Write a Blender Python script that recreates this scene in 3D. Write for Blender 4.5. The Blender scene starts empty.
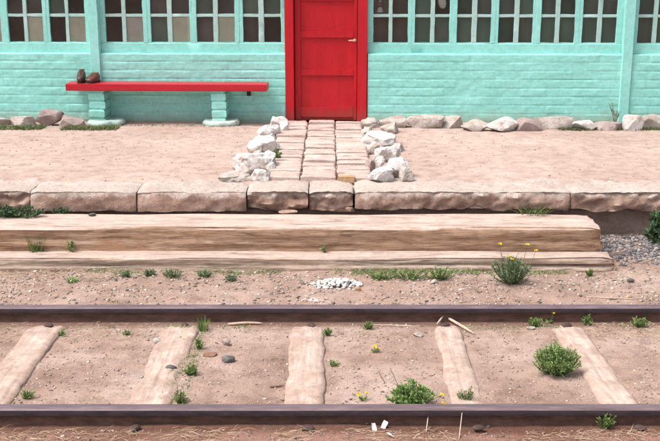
import bpy, bmesh, math, random
import numpy as np
from mathutils import Vector, noise as mnoise

rnd = random.Random(11)
RNG = np.random.default_rng(5)
S = bpy.context.scene
COL = S.collection

# ------------------------------------------------------------------ camera
F = 1030.0                    # focal length in photo pixels (660 wide)
PITCH = math.radians(14.4)
CH = 2.1
cam_d = bpy.data.cameras.new('camera')
cam_d.sensor_width = 36.0
cam_d.lens = 36.0 * F / 660.0
cam_d.clip_end = 500
cam = bpy.data.objects.new('camera', cam_d)
COL.objects.link(cam)
cam.location = (0, 0, CH)
cam.rotation_euler = (math.pi / 2 - PITCH, 0, 0)
S.camera = cam

# ------------------------------------------------------------------ light
SUN_EL, SUN_AZ = math.radians(60), math.radians(-111)   # azimuth from +Y (behind the building), negative = left
world = bpy.data.worlds.new('World')
S.world = world
world.use_nodes = True
wn = world.node_tree
bg = wn.nodes['Background']
sky = wn.nodes.new('ShaderNodeTexSky')
sky.sky_type = 'NISHITA'
sky.sun_disc = False
sky.sun_elevation = SUN_EL
sky.sun_rotation = SUN_AZ
sky.air_density = 0.7
sky.dust_density = 5.0
sky.ozone_density = 0.6
hs = wn.nodes.new('ShaderNodeHueSaturation')
hs.inputs['Saturation'].default_value = 0.45
wn.links.new(sky.outputs['Color'], hs.inputs['Color'])
wn.links.new(hs.outputs['Color'], bg.inputs['Color'])
bg.inputs['Strength'].default_value = 0.15
sun_d = bpy.data.lights.new('sun', 'SUN')
sun_d.energy = 1.5
sun_d.angle = math.radians(20)
sun_d.color = (1.0, 0.955, 0.91)
sun = bpy.data.objects.new('sun', sun_d)
COL.objects.link(sun)
sd = Vector((math.cos(SUN_EL) * math.sin(SUN_AZ), math.cos(SUN_EL) * math.cos(SUN_AZ), math.sin(SUN_EL)))
sun.rotation_euler = sd.to_track_quat('Z', 'Y').to_euler()
sun.location = (-4, 2, 9)
vs = S.view_settings
vs.view_transform = 'Standard'
vs.look = 'None'
vs.exposure = 1.02
vs.gamma = 1.0
vs.use_curve_mapping = False

# ------------------------------------------------------------------ helpers
def ray(px, py):
    u, v = (px - 330.0) / F, (220.5 - py) / F
    return Vector((u, math.cos(PITCH) + v * math.sin(PITCH), -math.sin(PITCH) + v * math.cos(PITCH)))

def at_z(px, py, z):
    d = ray(px, py)
    t = (z - CH) / d.z
    return Vector((0, 0, CH)) + d * t

def scale_at(p):                      # photo pixels per metre at a world point
    return F / (p[1] * math.cos(PITCH) - (p[2] - CH) * math.sin(PITCH))

def N(x, y, z=0.0):
    return mnoise.noise(Vector((x, y, z)))

def fbm(x, y, z=0.0, o=4):
    return mnoise.fractal(Vector((x, y, z)), 0.9, 2.1, o)

def tag(o, label=None, cat=None, group=None, kind=None):
    if label: o['label'] = label
    if cat: o['category'] = cat
    if group: o['group'] = group
    if kind: o['kind'] = kind
    return o

def empty(name, loc, rz=0.0):
    o = bpy.data.objects.new(name, None)
    COL.objects.link(o)
    o.empty_display_size = 0.1
    o.location = loc
    o.rotation_euler = (0, 0, rz)
    return o

def link(name, me, mat, parent=None, loc=None, rz=0.0):
    o = bpy.data.objects.new(name, me)
    COL.objects.link(o)
    for m in (mat if isinstance(mat, (list, tuple)) else [mat]):
        me.materials.append(m)
    if parent is not None: o.parent = parent
    if loc is not None: o.location = loc
    o.rotation_euler = (0, 0, rz)
    return o

def mesh(name, verts, faces, smooth=True, tints=None, sharp=None):
    me = bpy.data.meshes.new(name)
    me.from_pydata([tuple(v) for v in verts], [], [tuple(f) for f in faces])
    if tints is not None:
        a = me.color_attributes.new('tint', 'FLOAT_COLOR', 'POINT')
        arr = np.ones((len(verts), 4), dtype=np.float32)
        arr[:, :3] = np.asarray(tints)
        a.data.foreach_set('color', arr.ravel())
    me.polygons.foreach_set('use_smooth', [smooth] * len(me.polygons))
    if sharp is not None and smooth:
        try: me.set_sharp_from_angle(angle=math.radians(sharp))
        except Exception: pass
    me.update()
    return me

class MB:
    """collects shapes into one mesh"""
    def __init__(s): s.v, s.f, s.t = [], [], []
    def add(s, vs, fs, tint=None):
        b = len(s.v)
        s.v += [tuple(x) for x in vs]
        s.f += [tuple(i + b for i in f) for f in fs]
        s.t += [tint or (1, 1, 1)] * len(vs)
        return s
    def box(s, x0, x1, y0, y1, z0, z1, bev=0.004, jit=0.0, tint=None):
        bm = bmesh.new()
        bmesh.ops.create_cube(bm, size=1.0)
        for v in bm.verts:
            v.co = Vector(((x0 + x1) / 2 + v.co.x * (x1 - x0), (y0 + y1) / 2 + v.co.y * (y1 - y0), (z0 + z1) / 2 + v.co.z * (z1 - z0)))
            if jit: v.co += Vector([rnd.uniform(-jit, jit) for _ in range(3)])
        if bev:
            bmesh.ops.bevel(bm, geom=list(bm.edges), offset=bev, segments=2, affect='EDGES', clamp_overlap=True)
        bm.verts.index_update()
        s.add([v.co.copy() for v in bm.verts], [[v.index for v in f.verts] for f in bm.faces], tint)
        bm.free()
        return s
    def wobble_bar(s, x0, x1, y0, y1, z0, z1, axis, amp=0.003, step=0.05, seed=0.0, tint=None):
        """hand painted bar along x or z: edges wander a little"""
        L = (x1 - x0) if axis == 'x' else (z1 - z0)
        n = max(2, int(L / step) + 1)
        vs, fs = [], []
        b = 0.12
        ring = [(0, b), (0, 1 - b), (b * .5, 1), (1 - b * .5, 1), (1, 1 - b), (1, b), (1 - b * .5, 0), (b * .5, 0)]
        for i in range(n):
            t = i / (n - 1)
            for (p, q) in ring:
                if axis == 'x':
                    x = x0 + L * t
                    z = z0 + (z1 - z0) * p
                    y = y0 + (y1 - y0) * q
                    z += amp * N(x * 9 + seed, p * 7, seed)
                    y += amp * .5 * N(x * 11, p * 3 + 5, seed + 4)
                else:
                    z = z0 + L * t
                    x = x0 + (x1 - x0) * p
                    y = y0 + (y1 - y0) * q
                    x += amp * N(z * 9 + seed, p * 7, seed)
                    y += amp * .5 * N(z * 11, p * 3 + 5, seed + 4)
                vs.append((x, y, z))
        k = len(ring)
        for i in range(n - 1):
            for j in range(k):
                a, c = i * k + j, i * k + (j + 1) % k
                fs.append((a, c, c + k, a + k))
        fs.append(tuple(range(k)))
        fs.append(tuple(reversed(range((n - 1) * k, n * k))))
        return s.add(vs, fs, tint)
    def tube(s, pts, rads, sides=6, tint=None):
        pts = [Vector(p) for p in pts]
        vs, fs = [], []
        for i, p in enumerate(pts):
            d = (pts[min(i + 1, len(pts) - 1)] - pts[max(i - 1, 0)])
            if d.length < 1e-9: d = Vector((0, 0, 1))
            d.normalize()
            up = Vector((0, 0, 1)) if abs(d.z) < .9 else Vector((1, 0, 0))
            a = d.cross(up).normalized(); b = d.cross(a).normalized()
            r = rads[i] if isinstance(rads, (list, tuple)) else rads
            for k in range(sides):
                an = 2 * math.pi * k / sides
                vs.append(p + (a * math.cos(an) + b * math.sin(an)) * r)
        for i in range(len(pts) - 1):
            for k in range(sides):
                a0, a1 = i * sides + k, i * sides + (k + 1) % sides
                fs.append((a0, a0 + sides, a1 + sides, a1))
        fs.append(tuple(range(sides)))
        fs.append(tuple(reversed(range((len(pts) - 1) * sides, len(pts) * sides))))
        return s.add(vs, fs, tint)
    def lathe(s, prof, cx=0, cy=0, seg=20, sx=1, sy=1, tint=None):
        vs, fs = [], []
        for (r, z) in prof:
            for k in range(seg):
                an = 2 * math.pi * k / seg
                vs.append((cx + r * math.cos(an) * sx, cy + r * math.sin(an) * sy, z))
        for i in range(len(prof) - 1):
            for k in range(seg):
                a0, a1 = i * seg + k, i * seg + (k + 1) % seg
                fs.append((a0, a1, a1 + seg, a0 + seg))
        fs.append(tuple(reversed(range(seg))))
        fs.append(tuple(range((len(prof) - 1) * seg, len(prof) * seg)))
        return s.add(vs, fs, tint)
    def build(s, name, mat, parent=None, loc=None, rz=0.0, smooth=True, sharp=40, tinted=False):
        me = mesh(name, s.v, s.f, smooth, s.t if tinted else None, sharp)
        return link(name, me, mat, parent, loc, rz)

# ------------------------------------------------------------------ materials
def nodes_of(name):
    m = bpy.data.materials.new(name)
    m.use_nodes = True
    nt = m.node_tree
    return m, nt, nt.nodes['Principled BSDF']

def ramp(nt, src, stops):
    r = nt.nodes.new('ShaderNodeValToRGB')
    e = r.color_ramp.elements
    while len(e) > 1: e.remove(e[-1])
    e[0].position, e[0].color = stops[0][0], (*stops[0][1], 1)
    for p, c in stops[1:]:
        x = e.new(p); x.color = (*c, 1)
    nt.links.new(src, r.inputs[0])
    return r.outputs['Color']

def coords(nt, scale=(1, 1, 1), kind='Object', loc=(0, 0, 0)):
    tc = nt.nodes.new('ShaderNodeTexCoord')
    mp = nt.nodes.new('ShaderNodeMapping')
    mp.inputs['Scale'].default_value = scale
    mp.inputs['Location'].default_value = loc
    if kind == 'World':
        g = nt.nodes.new('ShaderNodeNewGeometry')
        nt.links.new(g.outputs['Position'], mp.inputs['Vector'])
    else:
        nt.links.new(tc.outputs[kind], mp.inputs['Vector'])
    return mp.outputs['Vector']

def noise_tex(nt, vec, scale, detail=6, rough=0.6, dist=0.0):
    n = nt.nodes.new('ShaderNodeTexNoise')
    n.inputs['Scale'].default_value = scale
    n.inputs['Detail'].default_value = detail
    n.inputs['Roughness'].default_value = rough
    n.inputs['Distortion'].default_value = dist
    nt.links.new(vec, n.inputs['Vector'])
    return n.outputs['Fac']

def mix(nt, a, b, fac, mode='MIX'):
    m = nt.nodes.new('ShaderNodeMix')
    m.data_type = 'RGBA'
    m.blend_type = mode
    for s, v in ((m.inputs[0], fac), (m.inputs[6], a), (m.inputs[7], b)):
        if hasattr(v, 'links') or isinstance(v, bpy.types.NodeSocket): nt.links.new(v, s)
        elif isinstance(v, (int, float)): s.default_value = v
        else: s.default_value = (*v, 1)
    return m.outputs[2]

def mathn(nt, op, a, b=0.0):
    m = nt.nodes.new('ShaderNodeMath')
    m.operation = op
    for s, v in ((m.inputs[0], a), (m.inputs[1], b)):
        if isinstance(v, bpy.types.NodeSocket): nt.links.new(v, s)
        else: s.default_value = v
    return m.outputs[0]

def bump(nt, bsdf, h, dist=0.01, strength=1.0, prev=None):
    b = nt.nodes.new('ShaderNodeBump')
    b.inputs['Strength'].default_value = strength
    b.inputs['Distance'].default_value = dist
    nt.links.new(h, b.inputs['Height'])
    if prev is not None: nt.links.new(prev, b.inputs['Normal'])
    nt.links.new(b.outputs['Normal'], bsdf.inputs['Normal'])
    return b.outputs['Normal']

def setc(nt, bsdf, col, rough=0.8, spec=0.3):
    if isinstance(col, bpy.types.NodeSocket): nt.links.new(col, bsdf.inputs['Base Color'])
    else: bsdf.inputs['Base Color'].default_value = (*col, 1)
    if isinstance(rough, bpy.types.NodeSocket): nt.links.new(rough, bsdf.inputs['Roughness'])
    else: bsdf.inputs['Roughness'].default_value = rough
    bsdf.inputs['Specular IOR Level'].default_value = spec

def mat_earth(name, c_lo, c_mid, c_hi, big=0.9, speck=90, speck_dark=(.2, .13, .1), bump_d=0.012, chips=True, rails=False):
    m, nt, b = nodes_of(name)
    v = coords(nt, kind='World')
    n1 = noise_tex(nt, v, big, 5, .6, .4)
    c = ramp(nt, n1, [(.3, c_lo), (.5, c_mid), (.7, c_hi)])
    n2 = noise_tex(nt, v, 9, 8, .7)
    c = mix(nt, c, ramp(nt, n2, [(.3, (.66, .63, .61)), (.5, (1, 1, 1)), (.72, (1.2, 1.19, 1.18))]), 1.0, 'MULTIPLY')
    n3 = noise_tex(nt, v, speck, 4, .75)
    c = mix(nt, c, speck_dark, ramp(nt, n3, [(.60, (0, 0, 0)), (.72, (.75, .75, .75))]))
    c = mix(nt, c, tuple(min(.8, x * 1.4) for x in c_hi), ramp(nt, n3, [(.26, (.8, .8, .8)), (.38, (0, 0, 0))]))
    if chips:
        vo = nt.nodes.new('ShaderNodeTexVoronoi')
        vo.inputs['Scale'].default_value = 55
        nt.links.new(v, vo.inputs['Vector'])
        sep = nt.nodes.new('ShaderNodeSeparateColor')
        nt.links.new(vo.outputs['Color'], sep.inputs[0])
        near = mathn(nt, 'LESS_THAN', vo.outputs['Distance'], .26)
        pick = mathn(nt, 'MULTIPLY', near, mathn(nt, 'GREATER_THAN', sep.outputs[0], .72))
        chipc = ramp(nt, sep.outputs[1], [(0, (.16, .12, .1)), (.4, (.33, .22, .17)), (.7, (.55, .46, .4)), (1, (.24, .22, .22))])
        c = mix(nt, c, chipc, mathn(nt, 'MULTIPLY', pick, .7))
    if rails:     # darker red-brown band along each rail, and redder soil in front of the track
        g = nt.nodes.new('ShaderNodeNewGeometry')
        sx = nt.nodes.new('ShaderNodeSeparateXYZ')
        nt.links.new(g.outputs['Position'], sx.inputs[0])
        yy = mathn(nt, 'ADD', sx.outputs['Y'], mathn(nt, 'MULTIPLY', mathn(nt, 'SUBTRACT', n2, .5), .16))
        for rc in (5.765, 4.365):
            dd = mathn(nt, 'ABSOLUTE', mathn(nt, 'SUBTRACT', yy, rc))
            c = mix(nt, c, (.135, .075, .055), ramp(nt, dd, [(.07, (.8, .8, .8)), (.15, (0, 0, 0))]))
        c = mix(nt, c, mix(nt, c, (.72, .56, .52), 1.0, 'MULTIPLY'), ramp(nt, mathn(nt, 'SUBTRACT', 5.2, yy), [(.80, (0, 0, 0)), (.92, (1, 1, 1))]))
    setc(nt, b, c, .95, .1)
    h = mathn(nt, 'ADD', n2, mathn(nt, 'MULTIPLY', n3, .5))
    bump(nt, b, h, bump_d, .9)
    return m

def mat_tint(name, rough=.85, spec=.2, scale=60, var=.25, translucent=0.0, bump_d=0.0):
    m, nt, b = nodes_of(name)
    a = nt.nodes.new('ShaderNodeVertexColor')
    a.layer_name = 'tint'
    v = coords(nt, kind='World')
    n = noise_tex(nt, v, scale, 4, .65)
    c = mix(nt, a.outputs['Color'], ramp(nt, n, [(.3, (1 - var,) * 3), (.7, (1 + var,) * 3)]), 1.0, 'MULTIPLY')
    setc(nt, b, c, rough, spec)
    if bump_d: bump(nt, b, n, bump_d, .8)
    if translucent:
        t = nt.nodes.new('ShaderNodeBsdfTranslucent')
        nt.links.new(c, t.inputs['Color'])
        mx = nt.nodes.new('ShaderNodeMixShader')
        mx.inputs[0].default_value = translucent
        nt.links.new(b.outputs[0], mx.inputs[1]); nt.links.new(t.outputs[0], mx.inputs[2])
        nt.links.new(mx.outputs[0], nt.nodes['Material Output'].inputs['Surface'])
    return m

def mat_paint(name, c1, c2, chip, chip_amt=.70, rough=.55, grain=(1, 1, 1), spec=.3, bump_d=.003, scuff=None, splash=None):
    m, nt, b = nodes_of(name)
    v = coords(nt, scale=grain)
    n1 = noise_tex(nt, v, 2.3, 7, .65, .3)
    c = ramp(nt, n1, [(.33, c1), (.68, c2)])
    n2 = noise_tex(nt, v, 26, 6, .7)
    c = mix(nt, c, ramp(nt, n2, [(.3, (.86, .86, .86)), (.6, (1.05, 1.05, 1.05))]), 1.0, 'MULTIPLY')
    if chip:
        n3 = noise_tex(nt, coords(nt, scale=grain, loc=(7, 3, 2)), 17, 9, .75)
        c = mix(nt, c, chip, ramp(nt, n3, [(chip_amt, (0, 0, 0)), (chip_amt + .06, (.8, .8, .8))]))
    if scuff:
        n4 = noise_tex(nt, coords(nt, scale=(1, 1, 3), loc=(1, 9, 4)), 3.1, 8, .7)
        c = mix(nt, c, scuff, ramp(nt, n4, [(.58, (0, 0, 0)), (.75, (.55, .55, .55))]))
    if splash:     # mud splashed up from the ground
        sx = nt.nodes.new('ShaderNodeSeparateXYZ')
        nt.links.new(coords(nt), sx.inputs[0])
        n5 = noise_tex(nt, coords(nt, scale=(1, 1, .6), loc=(5, 5, 1)), 7, 9, .75)
        k = mathn(nt, 'SUBTRACT', mathn(nt, 'MULTIPLY', n5, splash[1]), sx.outputs['Z'])
        c = mix(nt, c, splash[0], ramp(nt, k, [(.02, (0, 0, 0)), (.16, (.75, .75, .75))]))
        n6 = noise_tex(nt, coords(nt, scale=(9, 9, .5)), 3, 6, .7)
        c = mix(nt, c, ramp(nt, n6, [(.25, (.84, .86, .85)), (.45, (1, 1, 1))]), .8, 'MULTIPLY')
    setc(nt, b, c, rough, spec)
    bump(nt, b, mathn(nt, 'ADD', n2, mathn(nt, 'MULTIPLY', n1, .6)), bump_d, .8)
    return m

def mat_wood(name, c_dark, c_mid, c_light, rusty=.6, spread=1.0, bump_d=.006, dust=None, checks=.8, stain=.55):
    m, nt, b = nodes_of(name)
    v = coords(nt, scale=(1.1, 9, 9))
    n1 = noise_tex(nt, v, 3.5, 8, .68, .6)
    c = ramp(nt, n1, [(.28, c_dark), (.46, c_mid), (.66, c_light)])
    n2 = noise_tex(nt, coords(nt, scale=(2.6, 44, 44)), 3.0, 6, .7, .3)
    c = mix(nt, c, ramp(nt, n2, [(.32, (.6, .55, .5)), (.5, (1, 1, 1)), (.7, (1.12, 1.1, 1.08))]), spread, 'MULTIPLY')
    n3 = noise_tex(nt, coords(nt, scale=(1, 2.2, 2.2)), 2.2, 6, .6, .4)
    c = mix(nt, c, (.36, .15, .045), ramp(nt, n3, [(.55, (0, 0, 0)), (.72, (rusty,) * 3)]))
    # dry bleached grey on faces that look up (weathering of the wood itself)
    g = nt.nodes.new('ShaderNodeNewGeometry')
    sx = nt.nodes.new('ShaderNodeSeparateXYZ')
    nt.links.new(g.outputs['True Normal'], sx.inputs[0])
    n4 = noise_tex(nt, coords(nt, scale=(.8, 6, 6)), 4, 6, .7)
    pale = ramp(nt, n4, [(.3, (.34, .25, .203)), (.5, (.45, .345, .292)), (.7, (.53, .435, .382))])
    k = mathn(nt, 'ADD', sx.outputs['Z'], mathn(nt, 'MULTIPLY', mathn(nt, 'SUBTRACT', n4, .5), .9))
    c = mix(nt, c, pale, ramp(nt, k, [(.42, (0, 0, 0)), (.72, (1, 1, 1))]))
    # drying checks: thin dark lines along the grain, and dark stains
    ck = noise_tex(nt, coords(nt, scale=(.45, 26, 26), loc=(4, 2, 6)), 3.0, 3, .5, .25)
    ckl = ramp(nt, ck, [(.455, (0, 0, 0)), (.492, (1, 1, 1)), (.508, (1, 1, 1)), (.545, (0, 0, 0))])
    gate = ramp(nt, noise_tex(nt, coords(nt, scale=(1.2, 3, 3), loc=(9, 9, 9)), 2.5, 5, .6), [(.47, (0, 0, 0)), (.6, (checks,) * 3)])
    ckm = mix(nt, ckl, gate, 1.0, 'MULTIPLY')
    c = mix(nt, c, (.085, .05, .034), ckm)
    c = mix(nt, c, (.10, .052, .030), ramp(nt, noise_tex(nt, coords(nt, scale=(1.1, 4, 4), loc=(2, 7, 3)), 2.6, 9, .72), [(.58, (0, 0, 0)), (.72, (stain,) * 3)]))
    n5 = noise_tex(nt, coords(nt, scale=(1, 1, 1)), 21, 8, .75)
    c = mix(nt, c, ramp(nt, n5, [(.3, (.78, .76, .74)), (.5, (1, 1, 1)), (.7, (1.1, 1.1, 1.1))]), .8, 'MULTIPLY')
    if dust:
        n6 = noise_tex(nt, coords(nt, kind='World'), 7, 9, .72)
        sy = nt.nodes.new('ShaderNodeSeparateXYZ')
        nt.links.new(coords(nt), sy.inputs[0])
        edge = mathn(nt, 'MULTIPLY', mathn(nt, 'POWER', mathn(nt, 'MULTIPLY', mathn(nt, 'ABSOLUTE', sy.outputs['Y']), 10.0), 4.0), .22)
        n6 = mathn(nt, 'ADD', n6, edge)                     # soil drifted over the edges
        c = mix(nt, c, mix(nt, dust, ramp(nt, n5, [(.3, (.7, .68, .66)), (.5, (1, 1, 1)), (.7, (1.15, 1.15, 1.15))]), 1.0, 'MULTIPLY'), ramp(nt, n6, [(.42, (0, 0, 0)), (.62, (.92, .92, .92))]))
    setc(nt, b, c, .9, .12)
    h = mathn(nt, 'ADD', n1, mathn(nt, 'MULTIPLY', n2, .8))
    bump(nt, b, h, bump_d, 1.0)
    return m

def mat_stone(name, lo, mid, hi, scale=4.0, fleck=(.1, .08, .07), dirt=None, bump_d=.012, skin=None):
    m, nt, b = nodes_of(name)
    v = coords(nt, kind='World')
    n1 = noise_tex(nt, v, scale, 7, .62, .5)
    c = ramp(nt, n1, [(.3, lo), (.5, mid), (.7, hi)])
    n2 = noise_tex(nt, v, scale * 9, 7, .72)
    c = mix(nt, c, ramp(nt, n2, [(.3, (.72, .7, .68)), (.5, (1, 1, 1)), (.7, (1.12, 1.12, 1.12))]), 1.0, 'MULTIPLY')
    n3 = noise_tex(nt, v, scale * 30, 3, .7)
    c = mix(nt, c, fleck, ramp(nt, n3, [(.62, (0, 0, 0)), (.72, (.55, .55, .55))]))
    if dirt:
        n4 = noise_tex(nt, coords(nt, kind='World', loc=(3, 1, 8)), scale * 1.6, 8, .7)
        c = mix(nt, c, dirt, ramp(nt, n4, [(.52, (0, 0, 0)), (.64, (.85, .85, .85))]))
    if skin:      # a rough cement skin on top whose ragged lower edge shows on the front
        to = coords(nt)
        sx = nt.nodes.new('ShaderNodeSeparateXYZ')
        nt.links.new(to, sx.inputs[0])
        n7 = noise_tex(nt, coords(nt, scale=(1, 1, .4), kind='World'), 9, 8, .7)
        k = mathn(nt, 'ADD', sx.outputs['Z'], mathn(nt, 'MULTIPLY', mathn(nt, 'SUBTRACT', n7, .5), .20))
        sc_ = mix(nt, ramp(nt, n1, [(.3, skin[0]), (.7, skin[1])]), ramp(nt, n2, [(.3, (.62, .59, .56)), (.5, (1, 1, 1)), (.7, (1.12, 1.12, 1.12))]), 1.0, 'MULTIPLY')
        c = mix(nt, c, sc_, ramp(nt, k, [(.098, (0, 0, 0)), (.118, (1, 1, 1))]))
    setc(nt, b, c, .92, .12)
    bump(nt, b, mathn(nt, 'ADD', n2, mathn(nt, 'MULTIPLY', n3, .35)), bump_d, .9)
    return m

M = {}
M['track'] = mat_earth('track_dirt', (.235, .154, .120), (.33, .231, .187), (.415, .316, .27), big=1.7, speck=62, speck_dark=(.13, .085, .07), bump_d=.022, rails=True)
M['platform'] = mat_earth('platform_sand', (.345, .248, .206), (.40, .299, .256), (.45, .35, .304), big=1.1, speck=110, speck_dark=(.20, .13, .105), bump_d=.010)
M['pebble'] = mat_tint('pebbles', .9, .15, 90, .22)
M['straw'] = mat_tint('dry_straw', .8, .2, 30, .2)
M['leaf'] = mat_tint('leaves', .55, .3, 25, .2, .25)
M['petal'] = mat_tint('petals', .6, .2, 25, .1, .3)
M['teal_brick'] = mat_paint('teal_painted_brick', (.235, .57, .50), (.295, .65, .585), (.43, .64, .585), .645, .6, bump_d=.003, scuff=(.165, .435, .385), splash=((.27, .29, .22), .30))
M['teal_wood'] = mat_paint('teal_painted_wood', (.245, .575, .515), (.30, .645, .59), (.39, .56, .52), .64, .5, grain=(1, 1, 1), bump_d=.002)
M['teal_worn_shaded'] = mat_paint('worn_shaded_teal_paint', (.31, .50, .46), (.39, .54, .505), (.44, .45, .43), .60, .55, bump_d=.003)  # worn paint, greyed to paint in the shade on the glazing bars
M['red_door'] = mat_paint('red_door_paint', (.40, .0078, .0145), (.47, .011, .019), (.30, .03, .03), .72, .42, grain=(4, 4, .6), bump_d=.0015, scuff=(.29, .016, .018), splash=((.26, .05, .04), .36))
M['red_bench'] = mat_paint('red_bench_paint', (.39, .012, .022), (.46, .018, .030), (.44, .18, .18), .70, .38, grain=(.5, 5, 5), bump_d=.0015)
M['beam'] = mat_wood('weathered_beam', (.17, .098, .06), (.33, .21, .14), (.44, .305, .215), rusty=.5)
M['split_beam'] = mat_wood('split_pale_beam', (.36, .255, .195), (.50, .385, .305), (.58, .47, .385), bump_d=.008, rusty=.25)
M['sleeper'] = mat_wood('worn_sleeper', (.45, .35, .29), (.52, .42, .36), (.58, .48, .42), spread=.35, bump_d=.003, rusty=.12, dust=(.315, .225, .182), checks=.25, stain=.1)
M['slab'] = mat_stone('concrete_edging', (.25, .155, .12), (.36, .24, .19), (.45, .325, .27), 4.0, fleck=(.13, .08, .06), bump_d=.018, skin=((.42, .335, .29), (.54, .455, .41)))
M['retain'] = mat_stone('old_footing', (.22, .155, .125), (.29, .21, .175), (.36, .27, .23), 4, bump_d=.02)
M['brick_path'] = mat_stone('path_bricks', (.40, .285, .24), (.49, .375, .33), (.56, .455, .415), 6, fleck=(.22, .14, .11), bump_d=.009)
M['orange_brick'] = mat_stone('orange_brick', (.36, .20, .105), (.46, .29, .17), (.50, .36, .25), 9, bump_d=.006)
M['white_rock'] = mat_stone('limewashed_rock', (.56, .50, .46), (.72, .68, .65), (.80, .78, .76), 5, fleck=(.42, .32, .25), dirt=(.46, .345, .285), bump_d=.02)
M['grey_rock'] = mat_stone('pale_grey_rock', (.40, .335, .295), (.53, .465, .42), (.66, .60, .55), 6, fleck=(.17, .13, .11), dirt=(.38, .285, .235), bump_d=.022)
M['pink_rock'] = mat_stone('pinkish_rock', (.29, .22, .205), (.39, .305, .285), (.50, .415, .385), 7, fleck=(.12, .09, .08), bump_d=.014)
M['dark_stone'] = mat_stone('dark_stone', (.07, .06, .06), (.13, .115, .11), (.22, .2, .19), 22, bump_d=.006)
M['white_bit'] = mat_stone('white_plaster', (.60, .56, .52), (.72, .69, .66), (.80, .78, .76), 18, fleck=(.35, .27, .22), bump_d=.006)

def mat_rail(nm='rusty_rail', cs=((.060, .032, .025), (.115, .062, .047), (.19, .105, .078))):
    m, nt, b = nodes_of(nm)
    v = coords(nt, scale=(.35, 1, 1), kind='World')
    n = noise_tex(nt, v, 30, 8, .7)
    c = ramp(nt, n, [(.3, cs[0]), (.5, cs[1]), (.7, cs[2])])
    setc(nt, b, c, .75, .3)
    bump(nt, b, n, .003, .7)
    return m
M['rail'] = mat_rail()
M['rail_side'] = mat_rail('dark_rail_side', ((.022, .015, .019), (.036, .025, .030), (.06, .038, .04)))  # dark rust, deepened to paint in the shade on the head's sides
def mat_railtop():
    m, nt, b = nodes_of('worn_rail_head')
    v = coords(nt, scale=(.22, 1.6, 1), kind='World')
    n = noise_tex(nt, v, 26, 9, .72)
    c = ramp(nt, n, [(.3, (.075, .049, .054)), (.5, (.125, .087, .095)), (.72, (.20, .145, .15))])
    b.inputs['Metallic'].default_value = .1
    setc(nt, b, c, ramp(nt, n, [(.3, (.38,) * 3), (.7, (.55,) * 3)]), .5)
    bump(nt, b, n, .001, .5)
    return m
M['rail_head'] = mat_railtop()

def mat_plain(name, c, rough=.6, spec=.3, var=.2, scale=14, metal=0.0, bump_d=.002):
    m, nt, b = nodes_of(name)
    n = noise_tex(nt, coords(nt), scale, 6, .65)
    setc(nt, b, mix(nt, c, ramp(nt, n, [(.3, (1 - var,) * 3), (.7, (1 + var,) * 3)]), 1.0, 'MULTIPLY'), rough, spec)
    b.inputs['Metallic'].default_value = metal
    if bump_d: bump(nt, b, n, bump_d, .7)
    return m
M['rust'] = mat_plain('rusted_iron', (.06, .035, .03), .8, .3, .4, 60)
M['brass'] = mat_plain('worn_brass', (.62, .50, .33), .35, .5, .15, 40, .6)
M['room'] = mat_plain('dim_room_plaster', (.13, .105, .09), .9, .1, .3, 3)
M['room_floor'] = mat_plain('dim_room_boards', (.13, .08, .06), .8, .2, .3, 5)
M['board'] = mat_plain('beige_board', (.80, .78, .66), .85, .1, .12, 8)
M['board2'] = mat_plain('pinkish_grey_board', (.82, .78, .73), .85, .1, .12, 8)
M['added_curtain_green'] = mat_plain('added_green_cloth', (.04, .125, .095), .95, .05, .2, 4, bump_d=0)  # unseen cloth added behind the right panes to tint them green
M['curtain'] = mat_plain('brown_cloth', (.13, .105, .095), .95, .05, .25, 4, bump_d=0)
M['roof'] = mat_plain('roof_sheet', (.22, .19, .18), .7, .3, .2, 4)
M['foot'] = mat_paint('chalky_teal_footing', (.30, .45, .39), (.46, .53, .48), (.36, .28, .22), .62, .8, bump_d=.008)
M['shoe'] = mat_plain('dark_brown_leather', (.055, .024, .018), .42, .5, .35, 30)
M['shoe_lining'] = mat_plain('shoe_lining', (.11, .085, .06), .9, .1, .3, 40)
M['shoe_red'] = mat_plain('reddish_leather', (.10, .028, .018), .45, .4, .35, 30)
M['white_orn'] = mat_plain('white_ceramic', (.78, .77, .75), .35, .5, .06, 10)
M['red_orn'] = mat_plain('red_brown_ceramic', (.34, .06, .05), .4, .5, .2, 10)
M['stick'] = mat_wood('bleached_stick', (.40, .27, .18), (.52, .39, .29), (.6, .48, .38), spread=.5, bump_d=.002)
M['bark'] = mat_plain('brown_bark', (.20, .11, .075), .9, .1, .4, 35, bump_d=.006)
M['paper'] = mat_plain('white_paper', (.76, .71, .67), .8, .1, .1, 30)

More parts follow.
